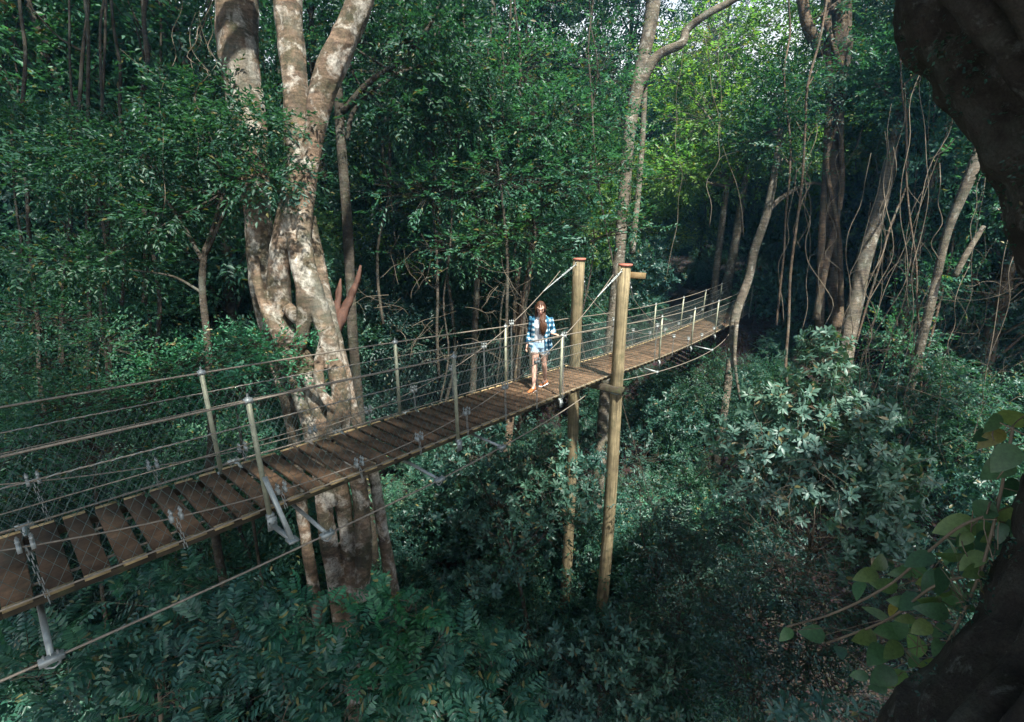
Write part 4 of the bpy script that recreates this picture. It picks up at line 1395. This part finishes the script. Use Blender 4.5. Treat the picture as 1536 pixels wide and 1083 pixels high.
for x, y, r in bl:
    if r == 0:
        y = 990 - 0.95 * (x - 1290) + rng.normal(0, 45)
        r = rng.uniform(16, 34)
    d = 3.6 - 0.9 * sstep(1200, 1500, x) + rng.normal(0, 0.12)
    p = px(x + r * 0.6, y, d)
    P.append(p)
    Dd.append(np.array([rng.normal(-0.7, 0.6), rng.normal(-0.3, .4), rng.normal(-0.35, 0.4)]))
    Nn.append(np.array([rng.normal(0, .5), rng.normal(-0.5, 0.4), rng.normal(0.8, 0.4)]))
    Ls.append(r * 1.3 * d / FPX * rng.uniform(0.8, 1.1))
    b = px(1500 - 0.45 * (1500 - x), y + 30 + rng.normal(0, 30), d - 0.05)
    tube(st, spl([b, (b + p) / 2 + rng.normal(0, .05, 3), p], 6), 0.0032, 4)
Ls = np.array(Ls)
add_leaves(lf, np.array(P), np.array(Dd), np.array(Nn), Ls, Ls * rng.uniform(0.5, 0.72, len(Ls)), 'broad', 0.16, 0.22)
for pts in ([(1520, 640), (1505, 720), (1490, 790), (1470, 860), (1440, 930), (1400, 1000)], [(1490, 770), (1440, 790), (1390, 830), (1330, 880), (1250, 920), (1180, 940)], [(1470, 860), (1400, 880), (1330, 930), (1240, 965)]):
    tube(st, spl([px(x, y, 3.5 - 0.9 * sstep(1200, 1500, x)) for x, y in pts], 24), 0.008, 5)
st.build('stem', M['twig'], root, True)
lf.build('foliage', M['leaf_broad'], root)

# ------------------------------------------------------------------ the forest behind and below
def proto(name, H, stem_r, lobes, style, tips, mat, bark, sub=True, kw=None, lean=0.5):
    root = empty(name, (0, 0, 0), None, None)
    st, lf = MB(), MB()
    lobes = [(np.array(c, float), np.array(r, float)) for c, r in lobes]
    top = np.array([lean, 0.3 * lean, H * 0.86])
    m = np.array([rng.normal(0, 0.35), rng.normal(0, 0.35), H * 0.4])
    path = spl([(0, 0, -0.4), m, top], 14)
    tube(st, path, np.linspace(stem_r * 1.25, stem_r * 0.35, 14), 8, 0.12, rng.random() * 9)
    for l in lobes:
        b = path[np.argmin(abs(path[:, 2] - max(0.3, l[0][2] - 0.22 * H)))]
        limbs(st, b, [l], stem_r * 0.3, sides=5)
    foliage(lf, lobes, style, tips, None, **(kw or {}))
    st.build('trunk', M[bark], root, True)
    lf.build('crown', M[mat], root)
    return root


def lobes_rand(n, z0, z1, R, r, flat=0.6, top_narrow=0.4):
    o = []
    for i in range(n):
        t = (i + 0.5) / n
        z = z0 + (z1 - z0) * t
        a = i * 2.4 + rng.normal(0, 0.3)
        rad = R * (1 - top_narrow * t) * rng.uniform(0.5, 1.0)
        q = r * rng.uniform(0.75, 1.25)
        o.append(((rad * math.cos(a), rad * math.sin(a), z), (q, q, q * flat)))
    return o


PR = {
    'A': proto('forest_tree', 19, 0.17, lobes_rand(20, 4.5, 18.5, 3.2, 1.35, 0.45), 'spray', 2300, 'leaf_mid', 'dark_bark', kw=dict(k=9, ln=0.75, L=0.21, W=0.1, shell=0.45, flat=0.9)),
    'B': proto('forest_tree', 17, 0.2, lobes_rand(18, 5.0, 16.5, 3.0, 1.4, 0.6), 'rosette', 2100, 'leaf_dark', 'brown_bark', kw=dict(k=9, L=0.2, W=0.085, shape='diamond', shell=0.45, el=(0.6, 1.6))),
    'C': proto('forest_tree', 18, 0.14, lobes_rand(20, 1.5, 17.5, 1.8, 1.1, 0.8, 0.2), 'spray', 2500, 'leaf_mid', 'pale_bark', kw=dict(k=9, ln=0.7, L=0.19, W=0.09, shell=0.45, flat=0.4)),
    'D': proto('understory_tree', 7.5, 0.06, lobes_rand(9, 2.2, 7.2, 1.7, 1.15, 0.36), 'spray', 1300, 'leaf_mid', 'dark_bark', kw=dict(k=10, ln=0.55, L=0.12, W=0.05, shell=0.5, flat=1.1)),
    'F': proto('understory_tree', 6.5, 0.06, lobes_rand(9, 1.8, 6.2, 1.5, 1.1, 0.6), 'rosette', 900, 'leaf_dark', 'dark_bark', kw=dict(k=9, L=0.15, W=0.065, shape='oval', shell=0.4)),
    'E': proto('forest_bush', 2.6, 0.035, lobes_rand(7, 0.7, 2.4, 0.9, 0.75, 0.6), 'rosette', 520, 'leaf_dark', 'dark_bark', kw=dict(k=9, L=0.105, W=0.045, shape='oval', shell=0.4)),
    'H': proto('forest_bush', 2.8, 0.035, lobes_rand(8, 0.6, 2.6, 0.9, 0.7, 0.6), 'spray', 560, 'leaf_mid', 'dark_bark', kw=dict(k=10, ln=0.36, L=0.085, W=0.038, shell=0.45)),
    'G': proto('fern_bush', 2.4, 0.03, lobes_rand(6, 0.8, 2.2, 0.8, 0.6, 0.5), 'frond', 60, 'leaf_frond', 'twig', kw=dict(m=3, k=9, ln=0.75, L=0.13, W=0.045, shape='diamond', shell=0.4)),
}
USED = {k: False for k in PR}
HW = {'A': (19, 3.8), 'B': (17, 4.2), 'C': (18, 2.6), 'D': (7.5, 2.6), 'F': (6.5, 2.3), 'E': (2.6, 1.5), 'G': (2.6, 1.4), 'H': (2.8, 1.5)}
NE = np.array([(-200, 990), (0, 915), (245, 818), (500, 725), (640, 665), (800, 608), (930, 566), (1060, 495), (1105, 470)], float)
DECK = np.array([B(s, W_DECK / 2, 0) for s in np.linspace(-4, S_END + 1.5, 60)])


def project(p):
    d = p[1] * CT - p[2] * ST
    u = p[2] * CT + p[1] * ST
    return 768 + FPX * p[0] / d, 541.5 - FPX * u / d, d


KEEP = [(455, 570, 680, 860, 8.2), (505, 555, 920, 1015, 8.2), (330, 560, 0, 620, 8.6), (900, 1010, 0, 500, 15), (1215, 1290, 0, 500, 16.8), (1250, 1345, 230, 500, 15.3), (1090, 1165, 280, 520, 16.8),
        (1080, 1122, 300, 450, 22.3), (1400, 1490, 210, 430, 13), (1080, 1395, 490, 830, 9.4), (1000, 1200, 20, 270, 19.8), (500, 560, 60, 430, 11.4), (765, 820, 390, 560, 13.4),
         (690, 900, 650, 880, 10.6), (890, 975, 930, 1083, 9), (440, 640, 850, 960, 6.6), (560, 690, 740, 860, 11)]


def clear(kind, x, y, z, sc):
    """Keeps plants off the deck and out of the line of sight to it."""
    H, R = HW[kind][0] * sc, HW[kind][1] * sc
    dist = np.hypot(DECK[:, 0] - x, DECK[:, 1] - y)
    i = int(np.argmin(dist))
    if dist[i] < R + 0.7 and z + H > DECK[i, 2] - 0.5:
        return False
    if math.hypot(x, y) < R + 1.5 and z + H > -1.0:
        return False
    X0, Y0, d0 = project(np.array([x, y, z + H]))
    if y > 1.0:
        Y1 = project(np.array([x, y, z]))[1]
        rp = R * FPX / max(d0, 1)
        for a, b, c, e, dd in KEEP:
            if d0 < dd and X0 + rp > a and X0 - rp < b and Y0 < e and Y1 > c:
                return False
    if y > 1.0 and kind in 'EHG' and 1075 < X0 < 1440 and Y0 > 470 and 9.0 < d0 < 17:
        return False                      # open dark ground behind the rosette shrub
    for dx in (-R, 0, R):
        q = np.array([x + dx, y, z + H])
        if q[1] < 0.5:
            continue
        X, Y, d = project(q)
        if d < 0.5:
            continue
        if -150 < X < 1125:
            # depth of the deck on that sight line
            PX = np.array([project(p)[0] if p[1] > 0.8 else -9e3 for p in DECK])
            k = int(np.argmin(abs(PX - X)))
            if q[1] < DECK[k, 1] + 0.3 and Y < np.interp(X, NE[:, 0], NE[:, 1]) + 25:
                return False
    return True


def recolour(o, kind, x, y):
    """Far crowns get paler leaves in place of brighter light; a few turn deeper green."""
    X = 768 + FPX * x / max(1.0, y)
    p = 0.75 if 880 < X < 1330 and y > 20 else (0.35 if y > 18 else 0.0)  # pale leaf colour brightens crowns where the canopy glows
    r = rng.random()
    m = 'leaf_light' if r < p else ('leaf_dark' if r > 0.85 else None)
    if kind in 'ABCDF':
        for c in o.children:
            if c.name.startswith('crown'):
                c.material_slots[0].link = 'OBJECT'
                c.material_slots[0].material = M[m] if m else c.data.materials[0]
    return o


def put(kind, x, y, sc, label, cat, group):
    z = ground_z(x, y)
    X = 768 + FPX * x / max(1.0, y)
    if kind in 'ABC' and 930 < X < 1190 and y < 30:
        return None
    if not clear(kind, x, y, z, sc):
        return None
    rz = rng.uniform(0, 2 * PI)
    s3 = (sc * rng.uniform(0.9, 1.1), sc * rng.uniform(0.9, 1.1), sc * rng.uniform(0.92, 1.1))
    if not USED[kind]:
        USED[kind] = True
        o = PR[kind]
        o.location = (x, y, z)
        o.rotation_euler = (0, 0, rz)
        o.scale = s3
        tag(o, label, cat, group)
    else:
        o = dup(PR[kind], (x, y, z), rz, s3, label, group)
        o['category'] = cat
    return recolour(o, kind, x, y)


SECT = [(-900, 330, 'one of the leafy forest trees massed behind the rail left of the fig tree', 'forest trees left of the fig tree'),
        (330, 800, 'one of the dark forest trees filling the space between the fig tree and the masts', 'forest trees behind the walker'),
        (800, 1190, 'one of the forest trees around and beyond the far end of the bridge', 'forest trees beyond the bridge end'),
        (1190, 3000, 'one of the tangled forest trees on the slope at the right behind the rosette shrub', 'forest trees on the right slope')]
BUSH = [(-900, 330, 'one of the leafy bushes low down under the near end of the bridge', 'bushes under the near end of the bridge'),
        (330, 900, 'one of the dark bushes in the hollow between the fig tree and the masts', 'bushes in the hollow'),
        (900, 3000, 'one of the dark bushes on the slope right of the masts', 'bushes on the right slope')]


def sector(x, y, table):
    X = 768 + FPX * x / max(1.0, y)
    for a, b, l, g in table:
        if a <= X < b:
            return l, g
    return table[-1][2], table[-1][3]


spots = []
def row(y0, y1, n, kinds, X0, X1, s0, s1, cat, table, gap):
    got, tries = 0, 0
    while got < n and tries < n * 12:
        tries += 1
        y = rng.uniform(y0, y1)
        X = X0 + (X1 - X0) * ((got + rng.uniform(0, 1)) / n if tries < n * 3 else rng.random())
        x = (X - 768) / FPX * y
        if any(math.hypot(x - a, y - b) < gap for a, b in spots):
            continue
        k = kinds[rng.integers(len(kinds))]
        l, g = sector(x, y, table)
        if put(k, x, y, rng.uniform(s0, s1), l, cat, g) is not None:
            spots.append((x, y))
            got += 1


row(13, 19, 9, 'AACD', -250, 780, 0.85, 1.1, 'tree', SECT, 2.0)
row(14, 20, 7, 'ACCB', 1230, 1800, 0.8, 1.05, 'tree', SECT, 2.0)
row(20, 28, 17, 'AABC', -250, 1750, 0.9, 1.2, 'tree', SECT, 2.2)
row(28, 38, 13, 'AABC', -250, 1750, 1.0, 1.3, 'tree', SECT, 2.2)
row(9, 16, 14, 'DFD', -250, 900, 0.7, 1.1, 'tree', SECT, 1.4)
row(17, 22.5, 11, 'DFD', 1010, 1560, 0.8, 1.15, 'tree', SECT, 1.1)
row(16, 26, 26, 'DFD', -250, 1750, 0.8, 1.2, 'tree', SECT, 1.4)
row(9, 15, 9, 'FDF', 1150, 1750, 0.7, 1.0, 'tree', SECT, 1.4)
row(4, 12, 26, 'HGG', -350, 700, 0.8, 1.3, 'bush', BUSH, 1.0)
row(7, 14, 36, 'EHHG', 300, 1250, 0.8, 1.4, 'bush', BUSH, 1.0)
row(12, 22, 44, 'EHH', -200, 1750, 0.8, 1.5, 'bush', BUSH, 1.0)


def scatter(name, pts, proto_crown, s0, s1, label):
    """Uncountable far foliage: one object, crowns instanced on its points."""
    me = bpy.data.meshes.new(name)
    me.from_pydata([tuple(p) for p in pts], [], [])
    o = bpy.data.objects.new(name, me)
    C.objects.link(o)
    g = bpy.data.node_groups.new(name, 'GeometryNodeTree')
    g.interface.new_socket('Geometry', in_out='INPUT', socket_type='NodeSocketGeometry')
    g.interface.new_socket('Geometry', in_out='OUTPUT', socket_type='NodeSocketGeometry')
    gi, go = g.nodes.new('NodeGroupInput'), g.nodes.new('NodeGroupOutput')
    oi = g.nodes.new('GeometryNodeObjectInfo')
    oi.inputs[0].default_value = proto_crown
    oi.transform_space = 'ORIGINAL'
    ip = g.nodes.new('GeometryNodeInstanceOnPoints')
    r1 = g.nodes.new('FunctionNodeRandomValue')
    r1.data_type = 'FLOAT_VECTOR'
    r1.inputs[0].default_value = (0, 0, 0)
    r1.inputs[1].default_value = (0, 0, 6.28)
    r2 = g.nodes.new('FunctionNodeRandomValue')
    r2.data_type = 'FLOAT'
    r2.inputs[2].default_value = s0
    r2.inputs[3].default_value = s1
    r2.inputs['Seed'].default_value = 3
    L = g.links.new
    L(gi.outputs[0], ip.inputs['Points'])
    L(oi.outputs['Geometry'], ip.inputs['Instance'])
    L(r1.outputs[0], ip.inputs['Rotation'])
    L(r2.outputs[1], ip.inputs['Scale'])
    L(ip.outputs[0], go.inputs[0])
    m = o.modifiers.new('scatter', 'NODES')
    m.node_group = g
    tag(o, label, 'woodland' if 'wood' in name else 'undergrowth', None, 'stuff')
    return o


def crown_of(k):
    return [c for c in PR[k].children if c.name.startswith('crown')][0]


# foliage closing round the far end of the deck
for X_, Y_, d_, k_, s_ in ((1145, 470, 23.5, 'D', 0.75), (1105, 440, 24.5, 'F', 0.8), (1175, 500, 22.5, 'F', 0.7), (1210, 520, 21.0, 'D', 0.6), (1070, 450, 25.5, 'D', 0.8), (1130, 490, 20.4, 'H', 0.85), (1165, 520, 20.0, 'E', 1.0)):
    p_ = px(X_, Y_, d_)
    z_ = ground_z(p_[0], p_[1])
    l_, g_ = sector(p_[0], p_[1], SECT)
    if k_ in 'EH':
        l_, g_ = sector(p_[0], p_[1], BUSH)
    o_ = dup(PR[k_], (p_[0], p_[1], z_), rng.uniform(0, 6), s_, l_, g_)
    o_['category'] = 'bush' if k_ in 'EH' else 'tree'
    recolour(o_, k_, p_[0], 1.0)

pts = []
for y in np.arange(40, 78, 4.5):
    for x in np.arange(-1.35 * y, 1.35 * y, 4.6):
        xx, yy = x + rng.normal(0, 1.3), y + rng.normal(0, 1.3)
        pts.append((xx, yy, ground_z(xx, yy) - (12 if 900 < 768 + FPX * xx / yy < 1330 else 9)))
scatter('distant_wood', pts[::2], crown_of('A'), 1.0, 1.4, 'dense far wood closing off the view behind all the nearer trees')
scatter('distant_wood', pts[1::2], crown_of('C'), 1.0, 1.4, 'darker far wood mixed in behind all the nearer trees')
pts = []
for _ in range(1500):
    y = rng.uniform(3, 36)
    X = rng.uniform(-300, 1800)
    x = (X - 768) / FPX * y
    z = ground_z(x, y)
    if clear('E', x, y, z, 0.6) and mnoise.noise(Vector((x * 0.3, y * 0.3, 8))) > -0.25:
        pts.append((x, y, z - 0.1))
scatter('undergrowth', pts[::2], crown_of('H'), 0.35, 0.7, 'low leafy undergrowth covering the forest floor')
scatter('undergrowth', pts[1::2], crown_of('G'), 0.35, 0.7, 'low ferny undergrowth covering the forest floor')


# ------------------------------------------------------------------ lianas, thin stems and dry twigs
def hanging(name, n, X, Y0, Y1, d, r, mat, label, cat, group, wander=18, slant=0.0):
    for i in range(n):
        x0 = rng.uniform(*X)
        ya, yb = rng.uniform(*Y0), rng.uniform(*Y1)
        dd = rng.uniform(*d)
        k = 11
        xs = x0 + slant * (np.linspace(0, 1, k) - 0.5) * (yb - ya) * rng.uniform(0.3, 1.4) + np.cumsum(rng.normal(0, wander / 3, k))
        P = [px(x, y, dd + rng.normal(0, 0.15)) for x, y in zip(xs, np.linspace(ya, yb, k))]
        mb = MB()
        rr = rng.uniform(*r)
        tube(mb, spl(P, 34), np.linspace(rr * 0.7, rr, 34), 5)
        if rng.random() < 0.6:                                   # a side shoot
            j = rng.integers(3, 8)
            e = P[j] + np.array([rng.normal(0, 0.5), rng.normal(0, 0.3), rng.uniform(0.2, 0.9)])
            tube(mb, spl([P[j], (P[j] + e) / 2 + rng.normal(0, 0.1, 3), e], 8), np.linspace(rr * 0.6, rr * 0.3, 8), 4)
        tag(mb.build(name, M[mat], None, True, loc=P[-1]), label, cat, group)


hanging('liana', 16, (1290, 1530), (60, 260), (520, 720), (11.5, 14.5), (0.005, 0.013), 'liana', 'one of the pale lianas hanging and slanting among the trees on the right', 'liana', 'lianas on the right', 30, -0.2)
hanging('liana', 9, (1195, 1290), (20, 200), (330, 500), (16, 16.6), (0.006, 0.016), 'liana', 'one of the thin pale climbers hanging on the vine wrapped tree', 'liana', 'climbers on the vine wrapped tree', 30)
hanging('liana', 4, (930, 1120), (-40, 60), (330, 450), (14.5, 18), (0.007, 0.013), 'liana', 'one of the thin lianas hanging behind the masts', 'liana', 'lianas behind the masts', 20)
hanging('liana', 6, (250, 330), (-30, 20), (180, 360), (8.6, 10), (0.005, 0.009), 'liana', 'one of the thin looping lianas beside the left stem of the fig tree', 'liana', 'lianas beside the fig tree', 34)
hanging('thin_tree', 13, (-20, 300), (-160, -60), (420, 640), (10.5, 14), (0.03, 0.06), 'dark_bark', 'one of the thin dark trees standing left of the fig tree', 'tree', 'thin dark trees on the left', 18)
hanging('thin_tree', 11, (560, 900), (-160, -60), (480, 640), (11.5, 16), (0.025, 0.055), 'dark_bark', 'one of the thin dark trees between the fig tree and the masts', 'tree', 'thin dark trees in the middle', 26)
hanging('thin_tree', 7, (1150, 1500), (-160, -60), (480, 640), (14, 18), (0.03, 0.06), 'brown_bark', 'one of the thin brown trees on the right slope', 'tree', 'thin brown trees on the right', 26, -0.12)


def tangle(name, n, X, Y, d, ln, r, label):
    """Dry branching twigs: each a crooked stem with forks."""
    mb = MB()
    for i in range(n):
        p = px(rng.uniform(*X), rng.uniform(*Y), rng.uniform(*d))
        v = unit(rng.normal(0, 1, 3) * (1, 0.6, 0.8))
        pts = [p]
        for k in range(5):
            v = unit(v + rng.normal(0, 0.35, 3))
            p = p + v * ln / 5 * rng.uniform(0.7, 1.3)
            pts.append(p)
        tube(mb, spl(pts, 12), np.linspace(r, r * 0.35, 12), 4)
        for _ in range(3):
            j = rng.integers(1, 5)
            e = pts[j] + unit(v + rng.normal(0, 0.8, 3)) * ln * rng.uniform(0.2, 0.5)
            tube(mb, spl([pts[j], (pts[j] + e) / 2 + rng.normal(0, 0.04, 3), e], 6), np.linspace(r * 0.5, r * 0.2, 6), 3)
    o = mb.build(name, M['liana'], None, True)
    tag(o, label, 'twigs', None, 'stuff')


tangle('dry_twigs', 70, (1120, 1260), (660, 880), (8.0, 9.0), 0.9, 0.005, 'tangle of bare dry twigs inside the lower left of the rosette shrub')
tangle('dry_twigs', 80, (1320, 1540), (420, 640), (10.5, 13), 1.5, 0.006, 'tangle of bare dry vine stems on the right behind the rosette shrub')
tangle('dry_twigs', 40, (560, 800), (400, 560), (10.5, 12.5), 1.2, 0.006, 'bare dry twigs behind the far rail between the fig tree and the walker')




HAZE = 0.0011


# ------------------------------------------------------------------ light, sky, camera
def light():
    sc = bpy.context.scene
    w = bpy.data.worlds.new('World')
    sc.world = w
    w.use_nodes = True
    nt = w.node_tree
    nt.nodes.clear()
    el, az = math.radians(SUN_EL), math.radians(SUN_AZ)      # azimuth measured from +Y towards +X
    sky = nd(nt, 'ShaderNodeTexSky', sky_type='NISHITA', sun_disc=False, sun_elevation=el, sun_rotation=az, dust_density=2.0)
    # white cloud low in the sky
    zc = nd(nt, 'ShaderNodeSeparateXYZ', {0: nd(nt, 'ShaderNodeTexCoord').outputs['Generated']})
    band = nd(nt, 'ShaderNodeMapRange', {0: zc.outputs[2], 1: 0.5, 2: 0.2, 3: 0.0, 4: 1.0}, interpolation_type='SMOOTHSTEP')
    cn = noise(nt, coords(nt, (1, 1, 2.5), 'Generated'), 2.5, 6, 0.6)
    cf = nd(nt, 'ShaderNodeMath', {0: band.outputs[0], 1: ramp(nt, cn, [(0.3, gray(0.55)), (0.6, gray(1))])}, operation='MULTIPLY')
    skyc = mixc(nt, cf.outputs[0], sky.outputs[0], (13.0, 13.6, 13.8))
    bg = nd(nt, 'ShaderNodeBackground', {0: skyc, 1: SKY})
    nd(nt, 'ShaderNodeOutputWorld', {0: bg.outputs[0]})
    l = bpy.data.lights.new('sun', 'SUN')
    l.energy = SUN
    l.angle = math.radians(SUN_ANG)
    l.color = (1.0, 0.96, 0.88)
    o = bpy.data.objects.new('sun', l)
    C.objects.link(o)
    d = Vector((math.sin(az) * math.cos(el), math.cos(az) * math.cos(el), math.sin(el)))
    o.rotation_euler = d.to_track_quat('Z', 'Y').to_euler()
    o.location = d * 60
    cam = bpy.data.cameras.new('camera')
    cam.sensor_width = 36
    cam.lens = FPX * 36 / 1536
    cam.clip_end = 900
    cam.clip_start = 0.05
    co = bpy.data.objects.new('camera', cam)
    C.objects.link(co)
    co.rotation_euler = (PI / 2 - TILT, 0, 0)
    sc.camera = co
    sc.view_settings.view_transform = 'Standard'
    sc.view_settings.look = 'None'
    sc.view_settings.exposure = EXPO
    sc.view_settings.gamma = 1.0
    cy = sc.cycles
    cy.max_bounces = 6
    cy.diffuse_bounces = 3
    cy.glossy_bounces = 2
    cy.transmission_bounces = 3
    cy.volume_bounces = 0
    cy.transparent_max_bounces = 4
    cy.use_denoising = True
    cy.use_adaptive_sampling = True
    cy.adaptive_threshold = 0.02
    cy.sample_clamp_indirect = 6.0


# haze of the valley, coloured blue to lift and tint the shadows
mb = MB()
HB = np.array([-95, -8, -15.0]), np.array([95, 95, 34.0])
V8 = [(x, y, z) for z in (-20.0, 36.0) for y in (-10.0, 95.0) for x in (-110.0, 110.0)]
mb.add(V8, [(0, 2, 3, 1), (4, 5, 7, 6), (0, 1, 5, 4), (2, 6, 7, 3), (0, 4, 6, 2), (1, 3, 7, 5)])
hm, nt = new_mat('blue_haze')
pv = nd(nt, 'ShaderNodeVolumePrincipled', {'Color': (0.2, 0.56, 1.0, 1), 'Density': HAZE, 'Anisotropy': 0.3})
nt.links.new(pv.outputs[0], nd(nt, 'ShaderNodeOutputMaterial').inputs['Volume'])
if HAZE:
    tag(mb.build('haze', hm), 'thin haze of the forest valley, coloured blue to lift the shadows', 'haze', None, 'stuff')
SUN_EL, SUN_AZ, SUN, SUN_ANG, SKY, EXPO = 60, 150, 5.0, 2.0, 0.055, 1.58
light()
